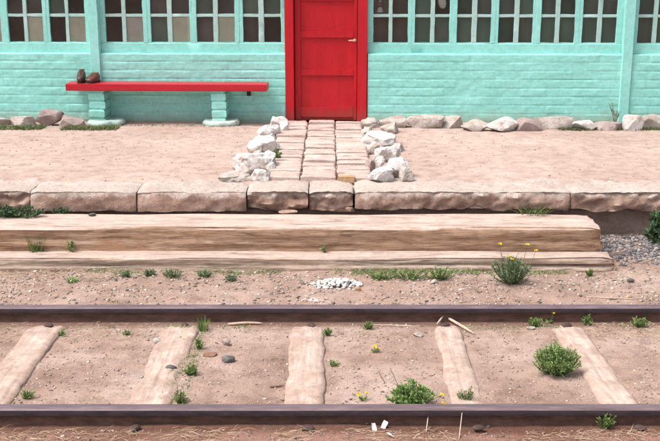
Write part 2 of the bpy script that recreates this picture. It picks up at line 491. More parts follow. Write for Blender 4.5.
def mat_glass(nm='window_glass', d0_=.015, d1_=.06, dc=(.24, .245, .24)):
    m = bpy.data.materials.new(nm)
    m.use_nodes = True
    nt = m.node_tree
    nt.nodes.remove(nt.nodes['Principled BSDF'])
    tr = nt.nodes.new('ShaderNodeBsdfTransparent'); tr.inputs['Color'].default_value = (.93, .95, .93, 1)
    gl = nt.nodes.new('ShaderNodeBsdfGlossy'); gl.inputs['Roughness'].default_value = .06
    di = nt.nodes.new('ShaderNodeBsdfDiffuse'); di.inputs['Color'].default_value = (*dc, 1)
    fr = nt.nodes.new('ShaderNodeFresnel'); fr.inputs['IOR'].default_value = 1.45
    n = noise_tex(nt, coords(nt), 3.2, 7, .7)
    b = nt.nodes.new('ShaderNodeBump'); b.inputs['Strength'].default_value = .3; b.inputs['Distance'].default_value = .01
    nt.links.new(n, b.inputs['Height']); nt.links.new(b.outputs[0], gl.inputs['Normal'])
    m0 = nt.nodes.new('ShaderNodeMixShader')       # diffuse film: dust, and painted reflection on the paler panes
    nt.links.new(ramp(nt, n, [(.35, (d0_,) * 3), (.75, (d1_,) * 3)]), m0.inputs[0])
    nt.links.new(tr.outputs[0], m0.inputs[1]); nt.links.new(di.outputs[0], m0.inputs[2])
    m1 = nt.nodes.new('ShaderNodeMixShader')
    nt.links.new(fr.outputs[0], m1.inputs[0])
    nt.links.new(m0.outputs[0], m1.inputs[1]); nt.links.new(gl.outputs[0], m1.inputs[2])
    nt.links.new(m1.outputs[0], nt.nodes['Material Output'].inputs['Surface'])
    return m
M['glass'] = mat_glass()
M['glass_dust_sheen'] = mat_glass('dust_sheen_window_glass', .05, .16)  # this and the next: pale film painted in to vary pane reflections
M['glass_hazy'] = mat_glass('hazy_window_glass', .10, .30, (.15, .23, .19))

# ------------------------------------------------------------------ ground
RAIL_F, RAIL_N = 5.765, 4.365        # rail centre lines (y)
def ground_z(x, y):
    z = 0.012 + .012 * fbm(x * .9, y * .9, 2.0) + .006 * fbm(x * 4, y * 4, 7.0, 3) + .0025 * fbm(x * 17, y * 17, 3.0, 2)
    if y < RAIL_N - .05:                        # bank of dirt in front of the near rail
        t = min(1, (RAIL_N - .05 - y) / .12)
        z += .018 * t
    for r in (RAIL_F, RAIL_N):                  # dirt is scoured along the rails
        d = abs(y - r)
        if d < .10: z = min(z, (.020 if r == RAIL_N and y < r else .004) + .05 * d)
    if 4.4 < y < 5.72:
        for xs_ in (-1.645, -.125, .67, 1.385):
            q_ = abs(x - xs_)
            if q_ < .16: z -= .004 * (1 - (q_ / .16) ** 2)
    if y > 5.87: z += .02 * min(1, (y - 5.87) / .35)
    if y > 6.72: z += .03 * min(1, (y - 6.72) / .6)
    if x > 1.7 and y > 6.5: z += .02 * min(1, (x - 1.7) / .4) * min(1, (y - 6.5) / .5)
    return z

def axis_pts(lo, hi, step, far_lo, far_hi, n=14):
    mid = list(np.arange(lo, hi + 1e-6, step))
    def run(a, b):
        t = (np.linspace(0, 1, n + 1)[1:]) ** 2.2
        return list(a + (b - a) * t)
    left = run(lo, far_lo)[::-1] if far_lo is not None else []
    right = run(hi, far_hi) if far_hi is not None else []
    return left + mid + right

def sheet(name, xs, ys, zf, mat):
    V = [(x, y, zf(x, y)) for y in ys for x in xs]
    nx = len(xs)
    Fc = [(j * nx + i, j * nx + i + 1, (j + 1) * nx + i + 1, (j + 1) * nx + i) for j in range(len(ys) - 1) for i in range(nx - 1)]
    o = link(name, mesh(name, V, Fc), mat)
    return tag(o, kind='structure')

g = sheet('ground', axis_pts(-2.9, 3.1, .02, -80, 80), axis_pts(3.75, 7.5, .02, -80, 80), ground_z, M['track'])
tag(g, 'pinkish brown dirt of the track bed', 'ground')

def platform_z(x, y):
    z = .443 + .010 * fbm(x * .8, y * .8, 5) + .004 * fbm(x * 5, y * 5, 1, 3) + .0016 * fbm(x * 20, y * 20, 8, 2)
    if y < 7.72:
        z -= .05 * (1 - max(0, (y - 7.48)) / .24) ** 1.4 if y > 7.48 else .05
    if y > 10.3: z -= .01
    if -.56 < x < .38 and y > 7.6: z -= .022 * min(1, (.56 + x) / .05, (.38 - x) / .05)
    return z
g = sheet('platform_ground', axis_pts(-4.4, 4.4, .03, -60, 60), axis_pts(7.44, 10.7, .03, None, 75, 12), platform_z, M['platform'])
tag(g, 'pale pinkish sand between the concrete edging and the building', 'ground')

# ------------------------------------------------------------------ rails
def rail(yc, label):
    root = empty('rail', (0, yc, 0))
    tag(root, label, 'rail', 'rails of the track')
    X0, X1, n = -14.0, 14.0, 140
    head = [(-.036, .068), (-.0365, .082), (-.034, .094), (-.026, .099), (-.012, .101), (.012, .101), (.026, .099), (.034, .094), (.0365, .082), (.036, .068)]
    low = [(-.036, .068), (-.010, .058), (-.008, .02), (-.012, -.002), (-.065, -.012), (-.066, -.024), (.066, -.024), (.065, -.012), (.012, -.002), (.008, .02), (.010, .058), (.036, .068)]
    def ext(prof, closed):
        vs, fs, k = [], [], len(prof)
        for i in range(n + 1):
            x = X0 + (X1 - X0) * i / n
            for (p, z) in prof: vs.append((x, p + .0015 * N(x * .7, yc), z + .0015 * N(x * .9, yc, 4)))
        for i in range(n):
            for j in range(k if closed else k - 1):
                a, c = i * k + j, i * k + (j + 1) % k
                fs.append((a, c, c + k, a + k))
        fs.append(tuple(range(k))); fs.append(tuple(reversed(range(n * k, n * k + k))))
        return vs, fs
    v, f = ext(head, True)
    hm = mesh('rail_head', v, f, True, None, 40)
    ho = link('rail_head', hm, [M['rail_head'], M['rail_side']], root)
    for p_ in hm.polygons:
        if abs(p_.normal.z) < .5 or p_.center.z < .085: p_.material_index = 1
    v, f = ext(low, True)
    link('rail_web', mesh('rail_web', v, f, True, None, 35), M['rail'], root)
rail(RAIL_F, 'rusty steel rail farther from the camera, nearer the wooden beams')
rail(RAIL_N, 'rusty steel rail nearest the camera across the bottom of the picture')

# ------------------------------------------------------------------ sleepers
def noisy_block(L, W, H, nx, ny, nz, fn):
    """box surface grid; fn(x,y,z,nrm) -> displaced point. origin at middle of the base"""
    vs, fs, idx = [], [], {}
    def vert(i, j, k):
        if (i, j, k) not in idx:
            idx[(i, j, k)] = len(vs)
            vs.append(fn(-L / 2 + L * i / nx, -W / 2 + W * j / ny, H * k / nz))
        return idx[(i, j, k)]
    for i in range(nx):
        for j in range(ny):
            for k, r in ((0, 1), (nz, 0)):
                q = [vert(i, j, k), vert(i + 1, j, k), vert(i + 1, j + 1, k), vert(i, j + 1, k)]
                fs.append(q[::-1] if r else q)
    for i in range(nx):
        for k in range(nz):
            for j, r in ((0, 0), (ny, 1)):
                q = [vert(i, j, k), vert(i + 1, j, k), vert(i + 1, j, k + 1), vert(i, j, k + 1)]
                fs.append(q[::-1] if r else q)
    for j in range(ny):
        for k in range(nz):
            for i, r in ((0, 1), (nx, 0)):
                q = [vert(i, j, k), vert(i, j + 1, k), vert(i, j + 1, k + 1), vert(i, j, k + 1)]
                fs.append(q[::-1] if r else q)
    return vs, fs

sleepers = [
    (-1.645, .205, .30, 'leftmost pale timber sleeper, its near end broken away at the picture edge'),
    (-.865, .21, -.4, 'pale timber sleeper half buried in dirt with a row of green weeds on its right'),
    (-.125, .19, .2, 'pale timber sleeper in line with the left edge of the red door'),
    (.67, .155, -1.0, 'pale timber sleeper with a loose stick across its far end'),
    (1.385, .18, 1.2, 'rightmost pale timber sleeper with the round green bush beside it'),
]
spike_mb = None
def make_spike():
    mb = MB()
    mb.tube([(0, 0, -.04), (0, 0, .008)], .011, 6)
    mb.lathe([(.001, .017), (.010, .0165), (.017, .012), (.021, .006), (.018, .001)][::-1], 0, .004, 14, 1.0, 1.5)
    return mb
for i, (x, w, ang, lab) in enumerate(sleepers):
    sx = 10.0 + i * 3.7
    def fn(px, py, pz, sx=sx, w=w):
        e = 1.0
        edge = .012 * fbm(px * 3 + sx, py * 2, 1) + .006 * N(px * 13, sx, 2)
        y = py + math.copysign(1, py) * edge * (abs(py) / (w / 2)) if abs(py) > 1e-6 else py
        z = pz
        if pz > .04:
            z += .0025 * fbm(px * 1.4, py * 28 + sx, 3) - .014 * (abs(py) / (w / 2)) ** 6 + .0012 * fbm(px * 6, py * 30, sx, 3)
            gl = N(px * 1.3 + sx, py * 55, 5)
            if gl > .25: z -= .008 * (gl - .25) / .75
            z += .006 * N(px * .9, sx, 1)
            # dirt line: the ends dip below the ground
            z -= .035 * max(0, abs(px + .03) - .54) / .16 if abs(px + .03) > .54 else 0
            z -= max(0, .010 * fbm(px * 3 + sx, py * 12, 6))
            z -= .0085
        return (px, y, z)
    v, f = noisy_block(1.9, w, .11, 130, 26, 3, fn)
    root = empty('railway_sleeper', (x, (RAIL_F + RAIL_N) / 2, -.074), math.pi / 2 + math.radians(ang))
    tag(root, lab, 'sleeper', 'sleepers between the rails')
    link('timber', mesh('timber', v, f, True, None, 60), M['sleeper'], root)
    for k, dy in enumerate((5.675 - 5.065, 4.285 - 5.065)):
        s = make_spike().build('rail_spike', M['rust'], root)
        s.location = (dy, rnd.uniform(-.02, .02), .082 if k == 0 else .100)
        s.rotation_euler = (0, rnd.uniform(-.2, .2), rnd.uniform(0, 3))

# ------------------------------------------------------------------ beams (steps)
def beam(name, label, x0, x1, yf, yb, z0, z1, mat, seed, crack=0.0, ragged=.06, cell=.02):
    L, W, H = x1 - x0, yb - yf, z1 - z0
    nx, ny, nz = int(L / cell), 26, 22
    def fn(px, py, pz):
        X = px + L / 2 + x0
        q = (pz / H - .5) * 2
        p = py / (W / 2)
        # rounded arrises
        r = max(0, abs(p) - .9) / .1 * max(0, abs(q) - .9) / .1
        rr_ = .010 + .008 * N(X * 1.9, seed)
        y = py - math.copysign(rr_, py) * r
        z = pz - math.copysign(rr_, pz - H / 2) * r * (1 if q > 0 else .3)
        n1 = fbm(X * .8 + seed, py * 6, pz * 7 + seed)
        n2 = N(X * 1.3 + seed, py * 30, pz * 34 + seed)
        front = 1.0 if p < -.999 else 0.0
        top = 1.0 if q > .999 else 0.0
        y += front * (.012 * n1 + .007 * n2 + .004 * fbm(X * 6, pz * 60, seed, 2))
        z += top * (.010 * n1 + .006 * n2 + .006 * N(X * .6, seed, py * 3) - .012 * max(0, N(X * .7 + seed, py * 40) - .35))
        if front:
            # long splits following the grain
            zz = pz / H + .10 * N(X * .55 + seed, 3.3) + .04 * N(X * 2.1, seed)
            for c, wd, dp in ((.72, .05, 1.0), (.40, .06, .7), (.17, .05, .8)):
                a = crack * dp * max(0, .45 + N(X * .8 + c * 31, seed))
                y += a * math.exp(-((zz - c) / wd) ** 2)
            if crack > .02 and pz / H < .30 + .18 * N(X * .7, seed + 9): y += .018
        # ragged sawn end
        if px > L / 2 - .12:
            k = (px - (L / 2 - .12)) / .12
            X2 = px + k * ragged * (N(py * 9 + seed, pz * 14) - .35)
            z -= top * .015 * k * k
            y += front * .02 * k * k
            return (X2, y, z)
        return (px, y, z)
    v, f = noisy_block(L, W, H, nx, ny, nz, fn)
    o = link(name, mesh(name, v, f, True, None, 50), mat, None, ((x0 + x1) / 2, (yf + yb) / 2, z0))
    return tag(o, label, 'wooden beam', 'old beams used as steps')

pU = at_z(597, 238, .2)
beam('wooden_beam', 'thick brown weathered beam forming the upper step below the concrete edge', -5.2, 1.885, 6.865, 7.27, -.02, .285, M['beam'], 3.1, .007, .02)
beam('wooden_beam', 'thin pale split beam forming the lower step, cracked along its front', -5.3, 1.935, 6.675, 6.868, -.05, .122, M['split_beam'], 8.7, .040, .03)

# ------------------------------------------------------------------ concrete edging and footing
def slab(px0, px1, label, seed, depth=.42, thick=.155, broken=0.0, dy=0.0, drop=0.0, notch=None):
    x0 = at_z(px0, 190, .44).x - .001
    x1 = at_z(px1, 190, .44).x + .001
    yf = 7.335 + dy
    L = x1 - x0
    cell = .018
    def fn(px, py, pz):
        X = px + (x0 + x1) / 2
        q = pz / thick
        p = (py + depth / 2) / depth         # 0 front .. 1 back
        e = min(px + L / 2, L / 2 - px)
        y, z, x = py, pz, px
        n1 = fbm(X * 2.4 + seed, py * 3, pz * 5 + seed)
        n2 = fbm(X * 11 + seed, py * 11, pz * 12, 3)
        lip = math.exp(-p / .09)
        if q > .99:
            z += .010 * n1 + .008 * n2 - .020 * math.exp(-p / .05) - .014 * math.exp(-e / .03)
            z -= .030 * max(0, n2 + n1 * .8) * lip
        if p < .001:
            y += .016 * n1 + .011 * n2
            y += .06 * broken * max(0, fbm(X * 4.5 + seed, pz * 8, 2) + .25) + .022 * broken * (1 - abs(fbm(X * 7 + seed * 2, pz * 13, 6)) * 2.2)
            y += .020 * max(0, q - .7) / .3
            y += .03 * broken * max(0, .35 - q)
        if q < .01 and p < .5:
            z += broken * .10 * max(0, N(X * 3.2 + seed * 2, 7) - .05) + .012 * fbm(X * 6, seed, 1, 3)
            if notch:
                for c, wd, h in notch: z += h * math.exp(-((X - c) / wd) ** 2)
        k = math.exp(-e / .025)
        y += .013 * k * lip
        x += (-1 if px > 0 else 1) * (.004 * max(0, N(py * 8 + seed, pz * 20)) + .001) * (1 if e < 1e-6 else 0)
        return (x, y, z - drop)
    v, f = noisy_block(L, depth, thick, max(6, int(L / cell)), 24, 9, fn)
    o = link('concrete_edging', mesh('concrete_edging', v, f, True, None, 55), M['slab'], None, ((x0 + x1) / 2, yf + depth / 2, .44 - thick))
    tag(o, label, 'edging slab', 'concrete slabs edging the platform')
    return o
slab(-330, -120, 'concrete edging slab far outside the left picture edge', 1.7, broken=.3)
slab(-118, 29, 'broken concrete edging slab at the left picture edge above the dark creeping leaves', 2.2, broken=.75, dy=.02)
slab(30, 136, 'smooth faced concrete edging slab second from the left', 4.9, broken=.02)
slab(137, 246, 'smooth faced concrete edging slab just left of the brick path', 6.1, broken=.02)
slab(247, 308, 'rough crumbling reddish edging slab at the foot of the brick path, left piece', 7.7, broken=.85, dy=.01, depth=.36)
slab(309, 353, 'short rough crumbling edging slab at the foot of the brick path, right piece', 9.3, broken=.9, dy=.008, depth=.36)
slab(355, 570, 'long rounded concrete edging slab right of the brick path with dark hollows beneath', 11.9, broken=.45,
     notch=[(at_z(413, 190, .44).x, .09, .06), (at_z(475, 190, .44).x, .07, .05), (at_z(535, 190, .44).x, .12, .05)])
slab(571, 760, 'concrete edging slab at the right picture edge with pitted reddish front', 13.4, broken=.6, drop=.004)
slab(762, 960, 'concrete edging slab far outside the right picture edge', 15.4, broken=.4)

v, f = noisy_block(14, .2, .33, 500, 3, 22, lambda x, y, z: (x, y + (.02 * fbm(x * 2.2, z * 5, 3) + .012 * fbm(x * 9, z * 9, 1, 3) if y < 0 else 0), z))
o = link('footing_wall', mesh('footing_wall', v, f, True), M['retain'], None, (0, 7.545, -.05))
tag(o, 'rough earthy footing wall under the concrete edging, showing at the right beyond the beams', 'retaining wall')

# ------------------------------------------------------------------ rocks
_ico = {}
def ico(sub):
    if sub not in _ico:
        bm = bmesh.new()
        bmesh.ops.create_icosphere(bm, subdivisions=sub, radius=1.0)
        bm.verts.index_update()
        _ico[sub] = (np.array([v.co[:] for v in bm.verts]), [[v.index for v in f.verts] for f in bm.faces])
        bm.free()
    return _ico[sub]

def rock_verts(w, d, h, seed, sub=4, planes=9, rough=.05, blocky=.6):
    r = np.random.default_rng(seed)
    v, f = ico(sub)
    v = v.copy()
    # squared shape first
    a = np.abs(v) ** (1 - .45 * blocky)
    v = np.sign(v) * a
    for _ in range(planes):
        n = r.normal(size=3); n /= np.linalg.norm(n)
        dd = r.uniform(.55, .9)
        t = v @ n
        m = t > dd
        v[m] -= np.outer(t[m] - dd, n) * .96
    v -= (v.max(0) + v.min(0)) / 2
    v /= (v.max(0) - v.min(0)) / 2
    out = []
    for p in v:
        k = 1 + rough * fbm(p[0] * 1.6 + seed, p[1] * 1.6, p[2] * 1.6 + seed * .3, 4) + rough * .35 * fbm(p[0] * 6 + seed, p[1] * 6, p[2] * 6, 3)
        out.append((p[0] * k * w / 2, p[1] * k * d / 2, (p[2] * k + 1) * h / 2))
    return out, f

ROCKS = {}
def rock(name, x0, x1, yt, yb, mat, label, cat, group, seed, zb=.44, dr=.7, sink=.03, rz=None, blocky=.6, planes=9, rough=.06):
    c = at_z((x0 + x1) / 2, yb, zb)
    s = scale_at(c)
    w = (x1 - x0) / s
    d = w * dr
    el = math.atan2(CH - zb, c.y)
    h = max(.02, ((yb - yt) / s - d * math.sin(el) * .75) / math.cos(el))
    v, f = rock_verts(w, d, h + sink, seed, blocky=blocky, planes=planes, rough=rough)
    o = link(name, mesh(name, v, f, True, None, 28), mat, None, (c.x, c.y + d * .48, zb - sink), 0 if rz is None else rz)
    return tag(o, label, cat, group)

GW = 'rocks along the foot of the wall'
wall_rocks = [
    (-34, 8, 114, 125, 'grey_rock', 'pale rock cut by the left picture edge at the wall foot'),
    (9, 33, 116, 125.5, 'grey_rock', 'low flat white topped rock left of the squarish pinkish rock'),
    (35, 60, 108.5, 125.5, 'pink_rock', 'squarish pinkish brown rock left of the bench, tallest along the wall'),
    (59, 82, 116, 127, 'pink_rock', 'low rounded mauve rock beside the left bench pillar'),
    (381, 407, 115, 128.5, 'grey_rock', 'pale block shaped rock nearest the red door on the right'),
    (408, 443, 115, 129, 'grey_rock', 'long wedge shaped pale rock with a dark gap on its left'),
    (443, 463, 115, 128.5, 'grey_rock', 'smallish buff rock between the long wedge rock and a low grey one'),
    (463, 489, 119, 131, 'grey_rock', 'low grey brown rock left of the bright angular white rock'),
    (490, 519, 116.5, 132, 'white_rock', 'bright angular white rock in the middle of the right hand wall foot'),
    (517, 541, 118, 131, 'pink_rock', 'mauve pink rock wedged right of the angular white rock'),
    (536, 574, 115.5, 129, 'grey_rock', 'long flat topped pale rock overhanging a dark hollow'),
    (575, 598, 119.5, 130, 'white_rock', 'small white block beside the low brown brick like rock'),
    (598, 624, 122, 131, 'pink_rock', 'low brown brick like rock behind white chips, below the wall post'),
    (624, 643, 115, 131, 'white_rock', 'upright white rock just right of the wall post'),
    (643, 672, 114, 129, 'grey_rock', 'pale pinkish rock cut by the right picture edge'),
]
for i, (x0, x1, yt, yb, mk, lab) in enumerate(wall_rocks):
    cx_, hw_ = (x0 + x1) / 2, (x1 - x0) / 2 * 1.13
    rock('rock', cx_ - hw_, cx_ + hw_, yt - .8, yb + .5, M[mk], lab, 'rock', GW, 31 + i * 7, dr=.62 if x1 - x0 < 30 else .45, blocky=.85, planes=11, rough=.07)

GP = 'white rocks lining the brick path'
path_rocks = [
    (270, 287, 115, 127, 'white_rock', 'small white rock at the door end of the path, left side'),
    (257, 280, 122, 137, 'white_rock', 'rounded whitish rock second from the door, left side of the path'),
    (252, 279, 134, 152, 'white_rock', 'white rock midway down the left side of the path, beside green moss'),
    (233, 272, 149, 171, 'white_rock', 'biggest bright white rock at the lower left of the path'),
    (249, 268, 167, 181, 'white_rock', 'white rock touching the concrete edge at the lower left of the path'),
    (216, 250, 171, 181.5, 'grey_rock', 'flat brownish stone lying left of the white rocks on the concrete edge'),
    (361, 380, 116, 128, 'grey_rock', 'buff rock at the door end of the path, right side'),
    (366, 396, 130, 146, 'white_rock', 'whitish slanted rock second from the door, right side of the path'),
    (376, 400, 143, 162, 'white_rock', 'bright white rock midway down the right side of the path'),
    (386, 410, 155, 178, 'white_rock', 'white rock at the lower right of the path, farthest from the bricks'),
    (370, 394, 165, 182, 'white_rock', 'squarish white rock touching the concrete edge at the lower right of the path'),
    (368, 380, 142, 153, 'grey_rock', 'small brownish rock wedged among white rocks, right side of the path'),
    (279, 289, 121, 131, 'white_rock', 'small upright white rock leaning on the bricks near the door, left side'),
    (247, 262, 139, 153, 'white_rock', 'pointed white rock on the outer side of the left row, above the biggest one'),
    (262, 276, 150, 165, 'white_rock', 'white rock against the bricks, inner side of the left row'),
    (236, 252, 163, 178, 'grey_rock', 'stained buff rock tucked under the biggest white rock, left row'),
    (381, 399, 121, 134, 'grey_rock', 'pale buff rock below the block shaped wall rock, outer side of the right row'),
    (372, 386, 154, 168, 'white_rock', 'small white rock against the bricks, inner side of the right row'),
    (399, 413, 166, 181, 'grey_rock', 'stained grey rock at the outer lower end of the right row'),
    (264, 277, 128, 137, 'white_rock', 'small whitish stone filling the gap below the second rock, left row'),
    (250, 262, 149, 158, 'grey_rock', 'small stained stone on the outer side above the biggest white rock'),
    (266, 276, 162, 171, 'white_rock', 'small white stone between the biggest white rock and the bricks'),
    (362, 374, 126, 134, 'grey_rock', 'small buff stone against the bricks near the door, right row'),
    (392, 404, 141, 151, 'grey_rock', 'small buff stone on the outer side midway down the right row'),
    (366, 376, 158, 168, 'pink_rock', 'little pinkish stone by the bricks, inner side of the right row'),
]
for i, (x0, x1, yt, yb, mk, lab) in enumerate(path_rocks):
    cx_, hw_ = (x0 + x1) / 2, (x1 - x0) / 2 * 1.04
    rock('path_rock', cx_ - hw_, cx_ + hw_, yt + .5, yb + 1, M[mk], lab, 'rock', GP, 211 + i * 5, dr=.95, blocky=.45, planes=9, rough=.17, rz=rnd.uniform(-.4, .4))

# ------------------------------------------------------------------ brick path
root_path = []
mb = MB()
px0, px1 = -.50, .325
rows, y = [], 7.70
while y < 10.52:
    for c in range(3):
        rows.append((c, y))
    y += .235
colw = (px1 - px0) / 3
orange = None
for c in range(3):
    y = 7.69 + rnd.uniform(-.01, .01)
    k = 0
    while y < 10.50:
        l = rnd.choice([.12, .13, .15, .17, .20, .23])
        l = min(l, 10.56 - y)
        if l < .06: break
        sk = .05 * (9 - y) / 2
        x0 = px0 + c * colw + sk * (c == 0) * .8 + rnd.uniform(-.004, .010)
        x1 = px0 + (c + 1) * colw + rnd.uniform(-.010, .004)
        top = .460 + rnd.uniform(-.008, .010)
        b = MB()
        nx, ny = 22, 18
        sd_ = rnd.uniform(0, 90)
        W_, D_ = x1 - x0 - .010, l - rnd.uniform(.010, .030)
        tilt = rnd.uniform(-.07, .02)
        def fnb(px, py, pz):
            e = min(px + W_ / 2, W_ / 2 - px); g_ = min(py + D_ / 2, D_ / 2 - py)
            z = pz
            if pz > .05: z += .005 * fbm(px * 7 + sd_, py * 9, 1) - .006 * math.exp(-e / .006) - .005 * math.exp(-g_ / .005) + tilt * py + tilt * .3 * px
            x = px + (.006 * N(py * 14 + sd_, 3) if e < 1e-4 else 0)
            yy = py + (.007 * N(px * 14 + sd_, 8) if g_ < 1e-4 else 0)
            return (x, yy, z)
        v, f = noisy_block(W_, D_, .06, nx, ny, 2, fnb)
        v = [(p[0] + (x0 + x1) / 2, p[1] + y + l / 2, p[2] + top - .06) for p in v]
        if c == 2 and k == 0:
            orange = (v, f)
            tint = None
        mb.add(v, f)
        y += l
        k += 1
o = mb.build('path', M['brick_path'], sharp=45)
tag(o, 'path of worn pinkish bricks three wide leading to the red door', 'path', kind='structure')
c = at_z(346, 179.5, .44)
mb = MB()
v, f = noisy_block(.125, .07, .05, 12, 8, 5, lambda x, y, z: (x + .004 * N(y * 20, z * 20), y + .004 * N(x * 20, z * 30), z + .003 * N(x * 22, y * 22)))
o = link('broken_brick', mesh('broken_brick', v, f, True, None, 50), M['orange_brick'], None, (c.x, c.y - .03, .425))
tag(o, 'broken orange brick piece at the lower end of the path', 'brick')

# ------------------------------------------------------------------ building
B_LOC = Vector((0, 10.58, .44))
B_ANG = -math.radians(1.5)
ux = Vector((math.cos(B_ANG), math.sin(B_ANG), 0))
uy = Vector((-math.sin(B_ANG), math.cos(B_ANG), 0))
def bl(px, py, off=0.0):
    """photo pixel -> (x, z) in the building's own frame, on the plane y = off"""
    d = ray(px, py)
    o_ = Vector((0, 0, CH))
    p0 = B_LOC + uy * off
    t = (p0 - o_).dot(uy) / d.dot(uy)
    p = o_ + d * t
    q = p - B_LOC
    return q.dot(ux), q.z
def bx(px, off=0.0, py=40): return bl(px, py, off)[0]
bld = empty('station_building', B_LOC, B_ANG)
tag(bld, 'turquoise painted brick building with rows of small paned windows and a red door', 'building')

WOOD = .06                       # window wood sits behind the brick face
z_ledge = bl(430, 54)[1]
z_sill = bl(430, 43, WOOD)[1]
z_mlo, z_mhi = bl(430, 17.2, WOOD)[1], bl(430, 14.4, WOOD)[1]
ROWH = z_mhi - z_sill
NROW = 4
z_top = z_sill + ROWH * NROW
d0, d1 = bx(284.8, 0, 60), bx(367.3, 0, 60)     # door frame outer edges
BL0, BR1 = -5.4, 5.6

def brick_wall(x0, x1, seed):
    dx, dz = .016, .0075
    nx = int((x1 - x0) / dx)
    zs = list(np.arange(-.14, z_ledge - .008, dz)) + [z_ledge - .008, z_ledge]
    C, BLN = .0875, .26
    vs, fs = [], []
    cols = nx + 1
    for kz, z in enumerate(zs):
        for i in range(cols):
            x = x0 + (x1 - x0) * i / nx
            zz = z + .004 * N(x * .7, seed) + .0018 * N(x * 4, z * 3, seed)
            row = math.floor(zz / C)
            ph = zz / C - row
            a = min(ph, 1 - ph) * C
            xo = x / BLN + (row % 2) * .5 + .09 * N(row * 3.3, seed)
            br = math.floor(xo); xp = xo - br
            bq = min(xp, 1 - xp) * BLN
            off = .0022 * mnoise.cell(Vector((br * 1.7 + .3, row * 2.3 + .2, seed)))
            y = off * min(1, a / .015)
            y += .0048 * math.exp(-(a / .006) ** 2) * (.75 + .9 * max(-.6, N(x * 1.8, row * 5, seed)))
            y += .0030 * math.exp(-(bq / .006) ** 2) * (.5 + N(x * 2, row, 4))
            y += .003 * fbm(x * 3, z * 6, seed) * .45 + .0022 * fbm(x * 14, z * 18, seed, 3)
            if z > z_ledge - .009: y += .008 if z >= z_ledge - 1e-6 else .001
            vs.append((x, y, z + (0.004 * N(x * 5, 2, seed) if z > z_ledge - .02 else 0)))
    for off in (.03, .10, .25):
        for i in range(cols):
            x = x0 + (x1 - x0) * i / nx
            vs.append((x, off, z_ledge + .002 + .004 * N(x * 5, 2, seed) + .003 * N(x * 6, off * 20, seed)))
    nr = len(zs) + 3
    for r in range(nr - 1):
        for i in range(nx):
            a = r * cols + i
            fs.append((a, a + 1, a + 1 + cols, a + cols))
    # end return at the door jamb
    b = len(vs)
    for e in (0, nx):
        col = [vs[r * cols + e] for r in range(len(zs))]
        base = len(vs)
        for p in col: vs.append((p[0], .25, p[2]))
        for r in range(len(zs) - 1):
            q = (r * cols + e, (r + 1) * cols + e, base + r + 1, base + r)
            fs.append(q if e else q[::-1])
    return link('brick_wall', mesh('brick_wall', vs, fs, True, None, 50), M['teal_brick'], bld)
brick_wall(BL0, d0 + .006, 3.0)
brick_wall(d1 + .006, BR1, 9.0)

# wood bays above the brick
lp0, lp1 = bx(91, WOOD), bx(101, WOOD)       # left post
rp0, rp1 = bx(621.5, WOOD), bx(632, WOOD)    # right post
ld, rd = d0 + .006, d1 - .006
def rail_board(x0, x1, seed):
    mb = MB()
    mb.wobble_bar(x0, x1, WOOD - .006, WOOD + .05, z_ledge - .004, z_sill - .004, 'x', .003, .06, seed)
    mb.build('window_rail', M['teal_wood'], bld)
rail_board(BL0, lp0 - .002, 1.0)
rail_board(lp1 + .002, ld, 2.0)
rail_board(rd, rp0 - .002, 3.0)
rail_board(rp1 + .002, BR1, 4.0)
def post(x0, x1, zb, seed):
    mb = MB()
    mb.wobble_bar(x0, x1, -.022, WOOD + .06, zb, z_top + .15, 'z', .004, .06, seed)
    return mb.build('post', M['teal_wood'], bld)
post(lp0, lp1, -.14, 1.5)
post(rp0, rp1, -.14, 2.5)
# lintel band and upper wall
mb = MB()
mb.box(BL0, d0 - .002, WOOD - .01, WOOD + .1, z_top + .002, z_top + .15, .006)
mb.build('lintel', M['teal_wood'], bld)
mb = MB()
mb.box(d1 + .05, BR1, WOOD - .01, WOOD + .1, z_top + .002, z_top + .15, .006)
mb.build('lintel', M['teal_wood'], bld)
mb = MB()
mb.box(BL0, BR1, .004, .25, z_top + .152, z_top + .75, .01)
mb.build('upper_wall', M['teal_brick'], bld)
mb = MB()
mb.box(BL0 - .1, BR1 + .1, -.12, 4.2, z_top + .752, z_top + .87, .02)
mb.build('roof', M['roof'], bld)
mb = MB()
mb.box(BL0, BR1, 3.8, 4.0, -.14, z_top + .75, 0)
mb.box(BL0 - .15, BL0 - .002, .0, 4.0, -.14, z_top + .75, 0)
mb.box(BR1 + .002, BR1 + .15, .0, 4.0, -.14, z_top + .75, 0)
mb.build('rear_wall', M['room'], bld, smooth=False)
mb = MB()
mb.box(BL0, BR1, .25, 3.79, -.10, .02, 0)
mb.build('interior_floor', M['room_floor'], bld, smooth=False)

# windows: px of pane edges on the photo
PW = [  # (outer left, pane a, pane b, outer right)
    (-38, (-35, -18.5), (-14.5, 2), 5.7),
    (5.9, (9.4, 25), (28.4, 44), 47.4),
    (47.6, (51, 66.7), (69.8, 86), 90.5),
    (100.9, (106.4, 123), (126.7, 143.6), 147.4),
    (147.6, (151.5, 168.2), (172.6, 190.2), 193.6),
    (193.8, (197.2, 214), (218.3, 235), 239.2),
    (239.4, (243.4, 259), (264, 281), 285.6),
    (366.4, (373.2, 388.6), (392, 407.6), 410.9),
    (411.1, (414.6, 430.2), (434.2, 449), 452.6),
    (452.8, (456.6, 471.4), (476.2, 490.4), 494),
    (494.2, (498, 513.6), (518.2, 532), 535.8),
    (536, (540.2, 554.6), (558.7, 573.8), 577.6),
    (577.8, (581.6, 596.6), (600.8, 615.4), 621),
    (631.5, (637, 652), (656, 671), 675),
    (675.2, (679, 694), (698, 713), 717),
]
